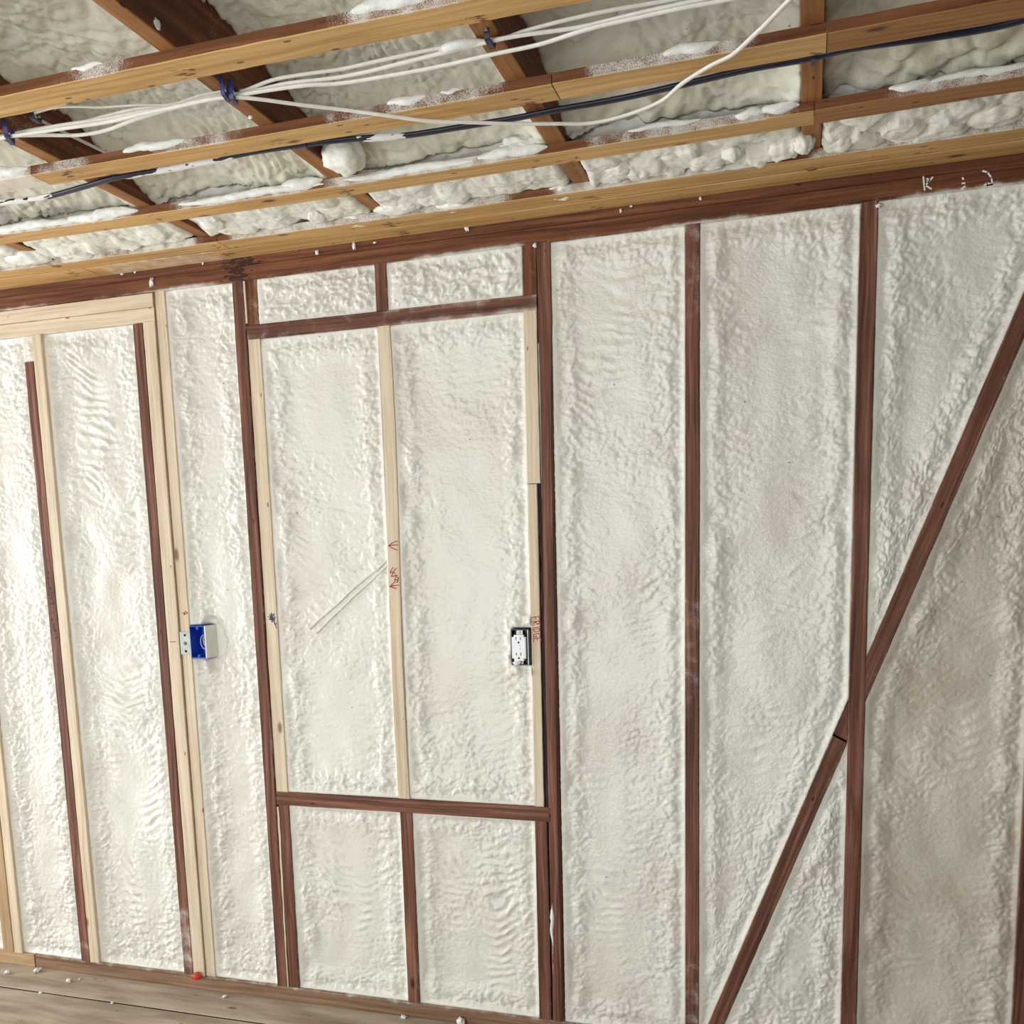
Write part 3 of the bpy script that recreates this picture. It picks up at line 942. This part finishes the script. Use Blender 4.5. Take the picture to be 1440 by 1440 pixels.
strap(0.3025, 2.2, *SF['3'], sprays=[(0.45, 0.9, 0.52, 1)], face=M_sbot_falloff, label='browner right-hand length of the strap nearest the wall foam, light falloff in its colour')  # joint added so this length can carry the painted falloff
N4, J4 = [-0.004, -0.004, -0.143], [-0.0082, -0.0066, -0.0738]
strap(-4.75, -1.242, J4, N4, sprays=[(-2.0, -1.3, 0.6, 1)])
strap(-1.240, 2.2, J4, N4, sprays=[(-1.2, -0.4, 0.6, 1), (-0.3, 0.2, 0.6, 1), (0.3, 0.8, 0.6, 1)])
P4, W4 = [0, 0, -0.0005], [-0.0082, -0.0066, -0.0692]
strap(-4.75, -1.737, P4, W4)
strap(-1.735, 2.2, P4, W4, sprays=[(-1.7, -1.3, 0.45, 0)])


# ceiling foam, bay by bay
def foam_ceiling(x0, x1, seed, res=0.006, y0=-1.75, y1=-0.36, lumps=1.0, cells=1.0):
    nx, ny = int((x1 - x0) / res), int((y1 - y0) / res)
    X, Y = np.meshgrid(np.linspace(x0, x1, nx + 1), np.linspace(y0, y1, ny + 1))
    base = np.interp(Y, [-4.6, -1.2, -0.9, -0.62, -0.46, -0.36], [2.435, 2.430, 2.420, 2.388, 2.342, 2.305])
    s = seed
    d = np.minimum(X - x0, x1 - X)
    wx = X + 0.03 * perlin(X / 0.1, Y / 0.1, s)
    wy = Y + 0.03 * perlin(X / 0.1 + 5, Y / 0.1, s + 1)
    f1, f2, cid = worley(wx / 0.055, wy / 0.05, s + 2)
    puff = np.clip(1 - f1 * f1 * 1.1, 0, 1)
    g1, g2, gid = worley(wx / 0.021, wy / 0.028, s + 3)
    c2 = np.sqrt(np.clip((g2 - g1) / 0.6, 0, 1))
    h = 0.014 * perlin(X / 0.2, Y / 0.2, s + 4) + lumps * 0.012 * (puff - 0.4) * (0.5 + cid) + cells * 0.0055 * (c2 - 0.5) * np.clip(0.6 + perlin(X / 0.2, Y / 0.25, s + 7), 0.1, 1.3)
    h += 0.004 * (1 - 2 * np.abs(perlin(wx / 0.04, wy / 0.04, s + 5))) + 0.0012 * perlin(X / 0.012, Y / 0.012, s + 6)
    # pulls down along the joist on its left side
    e = np.exp(-(d / 0.02) ** 2)
    Z = base - h - 0.03 * np.exp(-((x1 - X) / 0.03) ** 2) - 0.012 * e
    Z = np.maximum(Z, 2.2825)
    return X, Y, Z


def grid_obj(name, X, Y, Z, mat, parent, flip=True, label=None):
    ny, nx = X.shape
    idx = np.arange(nx * ny).reshape(ny, nx)
    F = np.stack([idx[:-1, :-1], idx[1:, :-1], idx[1:, 1:], idx[:-1, 1:]], -1).reshape(-1, 4)
    top = np.stack([X, Y, Z], -1).reshape(-1, 3)
    rim = np.concatenate([idx[0, :-1], idx[:-1, -1], idx[-1, :0:-1], idx[:0:-1, 0]])
    rv = top[rim].copy()
    rv[:, 2] = np.maximum(2.47, rv[:, 2])
    r2 = len(top) + np.arange(len(rim))
    Fs = np.stack([rim, np.roll(rim, -1), np.roll(r2, -1), r2], 1)
    o = mesh_obj(name, np.vstack([top, rv]), np.vstack([F, Fs]), mat, parent, True)
    if label:
        o['label'] = label
    return o


for i in range(len(RX) - 1):
    x0, x1 = RX[i][1], RX[i + 1][0]
    near = 4 <= i <= 10
    lum = 0.7 if i <= 7 else (1.2 if i == 8 else 1.9)
    cel = 2.3 if i <= 7 else (1.0 if i == 8 else 0.4)
    X, Y, Z = foam_ceiling(x0, x1, 200 + i * 12, 0.0055 if near else 0.02, -1.75, -0.36, lum, cel)
    grid_obj('foam_panel', X, Y, Z, M_foamc, ceil_)
    X, Y, Z = foam_ceiling(x0, x1, 200 + i * 12, 0.03, -4.65, -1.75, lum, cel)
    grid_obj('foam_panel', X, Y, Z, M_foamc, ceil_)


# thick foam roll along the eave, above the last gap
def foam_eave(x0, x1, seed, res=0.0045, puffy=1.0):
    nx, ny = int((x1 - x0) / res), int(0.31 / res)
    X, Y = np.meshgrid(np.linspace(x0, x1, nx + 1), np.linspace(-0.40, -0.09, ny + 1))
    s = seed
    wx = X + 0.02 * perlin(X / 0.06, Y / 0.06, s)
    wy = Y + 0.02 * perlin(X / 0.06 + 3, Y / 0.06, s + 1)
    f1, f2, cid = worley(wx / 0.062, wy / 0.075, s + 2)
    puff = np.sqrt(np.clip(1 - (f1 / 0.85) ** 2, 0, 1))
    g1, g2, gid = worley(wx / 0.024, wy / 0.024, s + 3)
    p2 = np.sqrt(np.clip(1 - (g1 / 0.85) ** 2, 0, 1))
    base = np.interp(Y, [-0.40, -0.34, -0.26, -0.18, -0.13, -0.09], [2.385, 2.318, 2.294, 2.288, 2.286, 2.292])
    d = np.minimum(X - x0, x1 - X)
    h = puffy * (0.016 * puff * (0.45 + cid)) + 0.006 * p2 + 0.006 * perlin(X / 0.15, Y / 0.12, s + 4) + 0.0016 * perlin(X / 0.012, Y / 0.012, s + 5)
    h *= sstep(-0.006, 0.03, d)
    Z = base - h + 0.03 * np.exp(-(d / 0.012) ** 2)
    # front edge hangs a little over the strap, but unevenly
    nn = perlin(X / 0.05, X * 0 + s, s + 6) + 0.6 * perlin(X / 0.018, X * 0, s + 7)
    k = sstep(-0.155, -0.135, Y)
    Z = np.where(k > 0, Z + k * (0.012 - 0.010 * nn), Z)
    Z = np.maximum(Z, 2.2615)
    # keep off the top of the strap boards
    Z = np.where((Y > -0.141), np.maximum(Z, 2.281), Z)
    return X, Y, Z


for i in range(len(RX) - 1):
    x0, x1 = RX[i][1] - 0.012, RX[i + 1][0] + 0.010
    near = 4 <= i <= 10
    X, Y, Z = foam_eave(x0, x1, 400 + i * 10, 0.0045 if near else 0.015, 0.8 if i < 8 else 1.15)
    grid_obj('foam_roll', X, Y, Z, M_foame, ceil_, label='thick white foam roll along the eave' if i == 6 else None)

# blobs that hang lower than the rest (X, Y from the photograph, at joist level)
for j, (px, py, z, rx, ry, rz) in enumerate([(484, 219, 2.287, 0.050, 0.045, 0.036), (1130, 200, 2.274, 0.022, 0.026, 0.024), (1030, 215, 2.276, 0.024, 0.030, 0.018), (1065, 222, 2.276, 0.026, 0.030, 0.019),
                                             (1100, 208, 2.280, 0.040, 0.035, 0.022), (1180, 195, 2.278, 0.036, 0.040, 0.024), (135, 350, 2.270, 0.022, 0.028, 0.014), (640, 290, 2.274, 0.05, 0.03, 0.014),
                                             (560, 292, 2.276, 0.06, 0.03, 0.014), (445, 306, 2.272, 0.022, 0.026, 0.013), (300, 315, 2.277, 0.035, 0.030, 0.014), (790, 270, 2.276, 0.05, 0.035, 0.016),
                                             (870, 235, 2.279, 0.03, 0.03, 0.016), (905, 240, 2.278, 0.022, 0.03, 0.016), (500, 310, 2.276, 0.05, 0.03, 0.016), (40, 362, 2.276, 0.07, 0.04, 0.016),
                                             (1290, 190, 2.279, 0.06, 0.035, 0.016), (1400, 160, 2.282, 0.06, 0.04, 0.02)]):
    c = at_z(px, py, z)
    o = blob('foam_lump', c, (rx, ry, rz), M_foame, ceil_, 4, 0.2 if j == 0 else 0.22, seed=j * 3 + 1, scale=1.1 if j == 0 else (1.0 if rx < 0.04 else 1.7))
    if j == 0:
        o['label'] = 'large smooth round foam lump hanging beside a joist'


# small drips on the edge of the plate and spots on the joists
for j, (px, py, r_) in enumerate([(172, 385, 0.006), (190, 381, 0.005), (285, 369, 0.004), (416, 351, 0.004), (446, 355, 0.006), (498, 346, 0.006), (527, 341, 0.005), (657, 321, 0.007), (873, 296, 0.003), (888, 290, 0.004), (985, 279, 0.004), (213, 397, 0.008), (1236, 289, 0.008), (752, 345, 0.006)]):
    c = at_y(px, py, -0.002)
    blob('foam_scrap', c, (r_ * 0.75, r_ * 0.3, r_ * (0.5 + 0.5 * (j % 3))), M_foamw, wall, 3, 0.9, seed=j + 3, scale=1.9)
for j, (px, py, x, r_) in enumerate([(27, 114, -1.2640, 0.0075), (221, 34, -0.7405, 0.008), (352, 165, -0.7405, 0.003)]):
    c = at_x(px, py, x)
    blob('foam_scrap', c, (0.004, r_, r_), M_foamw, ceil_, 3, 0.4, seed=j + 33, scale=1.2)


# foam smears stuck on the camera side of the straps
def residue(strapno, px0, px1, rw, rh, dz=0.004, lump=0.35, seed=3, dy=0.0, pyf=None):
    far, near = SF[strapno]
    def xat(px):
        lo_, hi_ = -3.4, 2.2
        for _ in range(40):
            m = 0.5 * (lo_ + hi_)
            P = np.array([m, np.polyval(near, m), ZB]) - CAM
            q = ROT @ P
            if 720 + FPX * q[0] / q[2] < px:
                lo_ = m
            else:
                hi_ = m
        return m
    a, b = xat(px0), xat(px1)
    n = 6
    pts = []
    for i in range(n):
        x = a + (b - a) * i / (n - 1)
        pts.append((x, np.polyval(near, x) + 0.002 + dy, ZB + 0.012 + dz + 0.002 * math.sin(i * 1.7 + seed)))
    o = sweep('foam_smear', pts, rw, rh, M_foamw, ceil_, k=14, step=0.006, lump=lump, lscale=0.03, seed=seed + 60,
              taper=lambda q: (0.12 + 0.88 * math.sin(math.pi * min(1, max(0, q))) ** 0.55))
    return o


for args in (('1', 492, 612, 0.013, 0.011, 0.008), ('1', 100, 145, 0.005, 0.005, 0.008), ('2', -60, 40, 0.016, 0.012, 0.004), ('2', 172, 262, 0.011, 0.0095, 0.005), ('2', 543, 600, 0.009, 0.008, 0.006),
             ('2', 618, 648, 0.005, 0.005, 0.008), ('2', 930, 1012, 0.010, 0.0095, 0.006), ('3', -40, 110, 0.012, 0.010, 0.0), ('3', 95, 195, 0.015, 0.0125, 0.002), ('3', 250, 460, 0.010, 0.0085, 0.0),
             ('3', 395, 455, 0.015, 0.013, 0.006), ('3', 478, 668, 0.0085, 0.0095, 0.0), ('3', 670, 770, 0.012, 0.012, 0.004), ('3', 880, 985, 0.006, 0.006, 0.009), ('3', 1033, 1075, 0.011, 0.009, 0.003),
             ('3', 1068, 1124, 0.012, 0.010, 0.004), ('3', 1247, 1312, 0.010, 0.0085, 0.004), ('3', 1300, 1460, 0.008, 0.007, 0.007)):
    residue(*args, seed=int(abs(args[1])) % 37)
c = at_z(735, 205, 2.29)
blob('foam_lump', c, (0.045, 0.02, 0.022), M_foamw, ceil_, 4, 0.45, seed=9, scale=1.6)['label'] = 'jagged white foam chunk behind a ceiling strap'

# ------------------------------------------------------------------ cables
ZC = 2.271
def Z_(pts, z=ZC):
    out = []
    for p in pts:
        zz = p[2] if len(p) > 2 else z
        out.append(at_z(p[0], p[1], zz))
    return out


def cable(path, rw, rh, label, group, mat=M_white_cable, name='electrical_cable', **k):
    o = sweep(name, path, rw, rh, mat, None, **k)
    meta(o, label, 'cable', group)
    return o


GW = 'white cables stapled to the ceiling joists'
cable(Z_([(-60, 204), (5, 191), (60, 180), (110, 173), (150, 163), (190, 154), (240, 149), (290, 137), (322, 131), (345, 127), (385, 112), (430, 104), (480, 97), (530, 86), (600, 71), (640, 64), (690, 56), (715, 52), (740, 43), (800, 27), (860, 14), (930, 2), (1000, -12), (1100, -34)], 2.2762),
      0.0045, 0.0028, 'topmost white cable of the bundle through the blue and dark staples', GW)
cable(Z_([(-60, 207), (5, 194), (75, 178), (150, 167), (200, 157), (240, 151), (290, 139), (320, 134), (350, 130), (400, 118), (450, 112), (480, 108), (520, 100), (560, 90), (620, 75), (690, 58), (730, 50), (790, 42), (830, 35), (900, 18), (960, 5), (1020, -8), (1100, -28)], 2.2690),
      0.0046, 0.0031, 'second white cable, under the topmost one at the dark staple', GW)
cable(Z_([(-60, 200), (10, 192), (60, 190), (110, 190), (150, 183), (190, 168), (240, 153), (290, 141), (326, 136), (370, 128), (430, 120), (480, 117), (550, 106), (620, 93), (690, 77), (760, 62), (830, 40), (900, 24), (960, 11), (1020, 0), (1100, -18)], 2.2625),
      0.0046, 0.0031, 'white cable running below the dark staple, third of the bundle', GW)
cable(Z_([(-60, 205), (8, 193), (80, 182), (150, 172), (200, 160), (240, 152), (290, 141), (322, 137), (360, 139), (420, 147), (480, 154), (540, 162, 2.2480), (600, 170, 2.2430), (660, 172, 2.243), (720, 174, 2.243), (780, 174, 2.243), (830, 173, 2.243),
         (880, 162, 2.245), (930, 142, 2.246), (960, 117, 2.245), (1000, 92, 2.243), (1030, 77, 2.243), (1060, 50, 2.246), (1080, 31, 2.25), (1110, 0, 2.26), (1140, -30, 2.26)], 2.2560),
      0.0046, 0.0031, 'sagging white cable looping under the middle ceiling strap', GW)
cable(Z_([(44, 165), (50, 159), (62, 155), (80, 151), (110, 150), (140, 151), (190, 148), (240, 147), (280, 135), (318, 127)], 2.2775), 0.0035, 0.0016, 'slim white cable bowing up from the small dark staple', GW)
w6 = [at_x(x, y, -1.2575) for x, y in ((48, 166), (58, 170), (100, 191), (147, 214), (182, 233), (218, 252), (250, 269))]
w6[0] = at_z(46, 164, 2.272)
cable(w6, 0.0022, 0.0038, 'slim white cable running down the side of a dark joist at the left', GW)

bk = cable(Z_([(-70, 297), (0, 285), (60, 278), (120, 262), (167, 249), (240, 237), (300, 225), (360, 213), (430, 203), (480, 197), (530, 193), (575, 190), (640, 180), (720, 167), (780, 155), (870, 139), (960, 119), (1050, 98), (1140, 82), (1200, 68), (1330, 50), (1400, 38), (1440, 28), (1520, 10)]),
           0.0088, 0.0052, 'thick navy-black cable along the middle ceiling strap', None, M_blk_cable)
cable_coat = [Z_([(-70, 297), (0, 285), (40, 281), (80, 273)]), Z_([(170, 249), (200, 244), (240, 237), (280, 229), (320, 221), (350, 215)]), Z_([(495, 195), (520, 194), (560, 191), (578, 190)])]
for k, pts in enumerate(cable_coat):
    sweep('foam_coating', pts, 0.0098, 0.0066, M_foamw, bk, lump=0.35, lscale=0.025, taper=lambda q: 0.35 + 0.65 * math.sin(math.pi * q) ** 0.4, seed=80 + k)['label'] = 'white foam clinging to the cable'
# foam on the bundle left of the dark staple
sweep('foam_coating', Z_([(618, 72), (640, 64), (665, 60), (685, 58)], 2.2725), 0.0105, 0.008, M_foamw, bpy.data.objects['electrical_cable'], lump=0.3, lscale=0.03, taper=lambda q: 0.3 + 0.7 * math.sin(math.pi * q) ** 0.5, seed=91)['label'] = 'white foam clinging to the cable'


# staples
def staple(px, py, along, length, wide, mat, label, z=ZC):
    """plastic saddle over the cables: bridge plus two nailed ears, along the joist"""
    c = at_z(px, py, z)
    t = empty('cable_staple', (float(c[0]), float(c[1]), ZJ))
    meta(t, label, 'cable staple', 'staples on the ceiling joists')
    ang = along
    bm = bmesh.new()
    n = 12
    hh = ZJ - z + 0.0075
    prof = []
    for i in range(n + 1):
        a = math.pi * i / n
        prof.append((-length / 2 * math.cos(a), -hh * min(1.0, math.sin(a) * 1.6)))
    for i in range(n):
        (y0, z0), (y1, z1) = prof[i], prof[i + 1]
        v = []
        for x in (-wide / 2, wide / 2):
            for (y, zz) in ((y0, z0), (y1, z1), (y1 * 0.86, z1 * 0.75), (y0 * 0.86, z0 * 0.75)):
                v.append(bm.verts.new((x, y, zz)))
        for f in ((0, 1, 2, 3), (7, 6, 5, 4), (0, 4, 5, 1), (3, 2, 6, 7)):
            bm.faces.new([v[q] for q in f])
    o = bm_obj('saddle', bm, mat, t)
    for sgn in (-1, 1):
        bm = bmesh.new()
        bmesh.ops.create_cone(bm, cap_ends=True, segments=12, radius1=0.0042, radius2=0.003, depth=0.004, matrix=Matrix.Translation((0, sgn * (length / 2 - 0.001), -0.003)))
        bm_obj('nail', bm, M_steel if mat is not M_staple else mat, t)
    t.rotation_euler = (0, 0, ang)
    return t


staple(317, 132, 0.25, 0.042, 0.0075, M_staple, 'blue staple on the joist, nearer the picture top of two side by side', 2.2575)
staple(329, 137, 0.25, 0.036, 0.0065, M_staple, 'small blue staple right beside the other, over the sagging cable', 2.2560)
staple(13, 193, 0.5, 0.054, 0.0080, M_staple, 'blue staple at the left picture edge over the cable bundle', 2.2565)
staple(50, 165, 0.2, 0.030, 0.0090, M_staple_dark, 'dark staple on the joist where a slim cable turns')
staple(689, 57, 0.0, 0.040, 0.0090, M_staple_dark, 'dark staple under the nearest strap holding two white cables', 2.2690)
staple(430, 203, 0.3, 0.030, 0.0040, M_staple, 'thin blue staple on the navy-black cable at the left')
staple(1144, 81, 0.0, 0.034, 0.0080, M_staple_dark, 'dark staple on the navy-black cable at the right joist')

# ------------------------------------------------------------------ blue box on the pale stud
bx = empty('outlet_box', (-1.4995, 0.0, 1.153))
meta(bx, 'open blue plastic electrical box with steel bracket on a pale stud', 'electrical box')
X0, X1, ZB0, ZB1 = -1.5275, -1.4740, 1.1035, 1.2025
def rel(o, root):
    for v in o.data.vertices:
        v.co -= root.location
    return o
bm = bmesh.new()
t = 0.0022
box_bm(bm, X0, X0 + t, 0.0, 0.062, ZB0, ZB1)
box_bm(bm, X0, X1, 0.0, 0.062, ZB0, ZB0 + t)
box_bm(bm, X0, X1, 0.0, 0.062, ZB1 - t, ZB1)
box_bm(bm, X0, X1, 0.060, 0.062, ZB0, ZB1)
box_bm(bm, X1 - t, X1, 0.0, 0.062, ZB0, ZB1)
rel(bm_obj('box_shell', bm, M_blue, bx), bx)
bm = bmesh.new()
box_bm(bm, X1 + 0.0002, X1 + 0.0042, -0.001, 0.062, ZB0 - 0.001, ZB1 + 0.001, 0.001)
rel(bm_obj('foam_coating', bm, M_foamw, bx, label='white foam covering the outer right side'), bx)
for z in (ZB0 + 0.006, ZB1 - 0.006):
    bm = bmesh.new()
    bmesh.ops.create_cone(bm, cap_ends=True, segments=14, radius1=0.005, radius2=0.005, depth=0.02, matrix=Matrix.Translation((0.5 * (X0 + X1), 0.012, z)) @ Matrix.Rotation(math.pi / 2, 4, 'X'))
    rel(bm_obj('screw_boss', bm, M_blue, bx), bx)
br = rel(box_obj('bracket', -1.5655, X0 + 0.0005, 0.0015, 0.0046, 1.1145, 1.1850, M_steel, bx, 0.0006, label='galvanised steel bracket'), bx)
for z, m, r_ in ((1.1745, M_hole, 0.0042), (1.1485, M_brass, 0.0062), (1.1240, M_hole, 0.0042)):
    bm = bmesh.new()
    bmesh.ops.create_cone(bm, cap_ends=True, segments=16, radius1=r_, radius2=r_ * 0.85, depth=0.0016, matrix=Matrix.Translation((-1.547, 0.0012, z)) @ Matrix.Rotation(math.pi / 2, 4, 'X'))
    rel(bm_obj('screw' if m is M_brass else 'screw_hole', bm, m, br), bx)
for k, (dx, dz, rr) in enumerate(((0.0, 0.0, 0.021), (0.003, 0.002, 0.018), (-0.003, -0.003, 0.0225))):
    pts = [(-1.494 + dx + rr * 0.75 * math.cos(a), 0.030 - 0.004 * k + 0.012 * math.sin(a * 0.5), 1.1535 + dz + rr * math.sin(a)) for a in np.linspace(0.9, 5.6, 12)]
    rel(sweep('wire_loop', pts, 0.0014, 0.0014, M_copper if k == 1 else M_white_cable, bx, k=8, step=0.004, up=(0, -1, 0)), bx)

# ------------------------------------------------------------------ white receptacle in a black box
rc = empty('receptacle', (-0.4535, 0.0, 1.1435))
meta(rc, 'white duplex receptacle in an open black box, left of the pale stud marked in red', 'electrical outlet')
bm = bmesh.new()
a0, a1, b0, b1 = -0.4800, -0.4262, 1.0935, 1.1930
t = 0.0020
for q in ((a0, a0 + t, 0.0, 0.05, b0, b1), (a1 - t, a1, 0.0, 0.05, b0, b1), (a0, a1, 0.0, 0.05, b0, b0 + t), (a0, a1, 0.0, 0.05, b1 - t, b1), (a0, a1, 0.022, 0.026, b0, b1)):
    box_bm(bm, *q)
rel(bm_obj('box_shell', bm, M_blackbox, rc), rc)
# pale flange on the right, foam-dusted rim at the left
rel(box_obj('flange', -0.4325, -0.4302, -0.0015, 0.02, b0 + 0.001, b1 - 0.001, M_steel, rc, label='thin pale metal flange'), rc)
rel(box_obj('strap', -0.4655, -0.4475, 0.004, 0.006, b0 + 0.003, b1 - 0.003, M_steel, rc, label='metal mounting strap'), rc)
bm = bmesh.new()
box_bm(bm, -0.4765, -0.4360, -0.008, 0.008, 1.1065, 1.1782, 0.0)
bmesh.ops.bevel(bm, geom=[e for e in bm.edges if abs(e.verts[0].co.x - e.verts[1].co.x) < 1e-5 and abs(e.verts[0].co.z - e.verts[1].co.z) < 1e-5], offset=0.006, segments=4, affect='EDGES')
bmesh.ops.bevel(bm, geom=[e for e in bm.edges if min(v.co.y for v in e.verts) < -0.0075 and all(v.co.y < -0.0075 for v in e.verts)], offset=0.0018, segments=2, affect='EDGES')
face = rel(bm_obj('face', bm, M_device, rc), rc)
for zc in (1.1690, 1.1255):
    for dx in (-0.0066, 0.0062):
        rel(box_obj('slot', -0.4572 + dx - 0.0012, -0.4572 + dx + 0.0012, -0.0085, -0.006, zc - 0.0036, zc + 0.0036, M_slot, face), rc)
    bm = bmesh.new()
    bmesh.ops.create_cone(bm, cap_ends=True, segments=14, radius1=0.0027, radius2=0.0027, depth=0.003, matrix=Matrix.Translation((-0.4565, -0.0072, zc - 0.0115)) @ Matrix.Rotation(math.pi / 2, 4, 'X'))
    rel(bm_obj('ground_hole', bm, M_hole, face), rc)
for zc in (1.1485, 1.1405):
    rel(box_obj('button', -0.4610, -0.4520, -0.0092, -0.006, zc - 0.0026, zc + 0.0026, M_device, face, 0.0006), rc)
for zc in (1.1845, 1.0995):
    bm = bmesh.new()
    bmesh.ops.create_cone(bm, cap_ends=True, segments=12, radius1=0.0036, radius2=0.003, depth=0.003, matrix=Matrix.Translation((-0.4565, 0.003, zc)) @ Matrix.Rotation(math.pi / 2, 4, 'X'))
    rel(bm_obj('screw', bm, M_brass if zc > 1.15 else M_steel, rc), rc)
rel(blob('foam_smear', (-0.4650, -0.002, 1.1000), (0.011, 0.004, 0.0065), M_foamw, rc, 3, 0.4, seed=4), rc)

# red thing at the foot of the pale jack stud
rp = empty('red_cap', (-1.585, -0.002, ZS))
meta(rp, 'small orange-red plastic cap at the foot of the pale jack stud', 'plastic cap')
bm = bmesh.new()
bmesh.ops.create_cone(bm, cap_ends=True, segments=20, radius1=0.0155, radius2=0.011, depth=0.018, matrix=Matrix.Translation((0.0, -0.0145, 0.0090)))
for v in bm.verts:
    v.co.y = v.co.y * 1.0 - 0.001
bm_obj('cap_shell', bm, M_redcap, rp, True)
bm = bmesh.new()
bmesh.ops.create_cone(bm, cap_ends=True, segments=20, radius1=0.0168, radius2=0.0168, depth=0.003, matrix=Matrix.Translation((0.0, -0.0155, 0.0016)))
bm_obj('rim', bm, M_redcap, rp)

# ------------------------------------------------------------------ floor
flr = box_obj('floor', -4.8, 2.3, -4.7, 0.112, -0.06, -0.021, M_dark)
meta(flr, 'bare subfloor of wide weathered boards along the wall', None, None, 'structure')
ye = [0.09, -0.1460, -0.1535, -0.43, -0.434, -0.70, -0.704, -0.98, -0.984, -1.25, -1.254, -1.53, -1.534, -1.85, -1.854, -2.2, -2.204, -2.6, -2.604, -3.1, -3.104, -3.6, -3.604, -4.1, -4.104, -4.65]
for i in range(0, len(ye) - 1, 2):
    a, b = ye[i], ye[i + 1]
    timber('floorboard', (-4.78, 0.5 * (a + b), -0.0003), (2.25, 0.5 * (a + b), -0.0003), a - b, 0.019, (0, 0, 1), flr, (M_floor, M_dark), spray=lambda s, v: 0.06, nfront=4, seg=0.1)  # board edges coloured dark to paint the shade inside the seams

# foam crumbs lying on the floor by the sole plate
for j, (px, py, r_, w_) in enumerate([(52, 1367, 0.011, 'spiky pale foam crumb on the floor at far left'), (240, 1363.5, 0.0, ''), (54, 1365, 0.013, ''), (98, 1378, 0.008, ''), (149, 1375, 0.006, ''), (158, 1409, 0.006, ''), (57, 1395, 0.004, ''), (316, 1401, 0.007, ''), (12, 1405, 0.005, ''),
                                      (113, 1384, 0.004, ''), (205, 1414, 0.005, ''), (655, 1429, 0.012, '')]):
    pass
crumbs = [(11, 1367, 0.010, 'pale foam crumb on the floor at the left picture edge, biggest there'), (53, 1364, 0.012, 'white foam crumb against the sole plate joint'), (97, 1379, 0.009, 'curled white foam crumb lying on the first floorboard'),
          (57, 1396, 0.005, 'tiny white crumb in the floor seam at the left'), (158, 1410, 0.006, 'tiny white crumb in the floor seam further right'), (316, 1401, 0.007, 'pale foam crumb on the floor below the pale jack stud'),
          (112, 1377, 0.004, 'tiny foam crumb right of the curled one'), (568, 1430, 0.008, 'small pale foam crumb on the floor under the window')]
for j, (px, py, r_, lb) in enumerate(crumbs):
    c = at_z(px, py, r_ * 0.55)
    c[1] = min(c[1], -r_ * 1.1)
    o = blob('foam_crumb', (0, 0, 0), (r_, r_ * 0.8, r_ * 0.6), M_foamw, None, 3, 0.75, seed=j * 5 + 2, scale=1.8)
    o.location = (float(c[0]), float(c[1]), float(r_ * 0.55))
    o.rotation_euler = (0, 0, j * 1.3)
    meta(o, lb, 'foam crumb', 'foam crumbs on the floor')
o = blob('foam_crumb', (0, 0, 0), (0.013, 0.009, 0.013), M_foamw, None, 3, 0.6, seed=77, scale=1.7)
c = at_z(652, 1433, 0.0)
o.location = (-0.667, -0.012, 0.012)
meta(o, 'white foam crumb leaning on the sole plate below the middle of the window', 'foam crumb', 'foam crumbs on the floor')

# ------------------------------------------------------------------ the other three walls (behind and beside the camera), with their window openings
def side_wall(name, pieces, label, mat=M_foam):
    bm = bmesh.new()
    for q in pieces:
        box_bm(bm, *q)
    o = bm_obj(name, bm, mat)
    meta(o, label, None, None, 'structure')


side_wall('wall_left', [(-4.86, -4.8, -4.7, -2.45, -0.02, 2.47), (-4.86, -4.8, -0.45, 0.11, -0.02, 2.47), (-4.86, -4.8, -2.45, -0.45, -0.02, 0.15), (-4.86, -4.8, -2.45, -0.45, 2.1, 2.47)], 'foamed left wall with a window opening')
side_wall('wall_right', [(2.3, 2.36, -4.7, 0.11, -0.02, 2.47)], 'unseen right wall, dark to cut bounced light', M_dark)  # out of view; finish set dark to reduce bounce onto the right bays
side_wall('wall_front', [(-4.86, -2.45, -3.56, -3.5, -0.02, 2.46), (-0.05, 2.36, -3.56, -3.5, -0.02, 2.46), (-2.45, -0.05, -3.56, -3.5, -0.02, 0.28), (-2.45, -0.05, -3.56, -3.5, 2.22, 2.46)], 'unseen wall behind the viewer, dark to cut bounced light, with a wide window opening', M_dark)  # out of view; dark finish and closeness chosen to shape the light
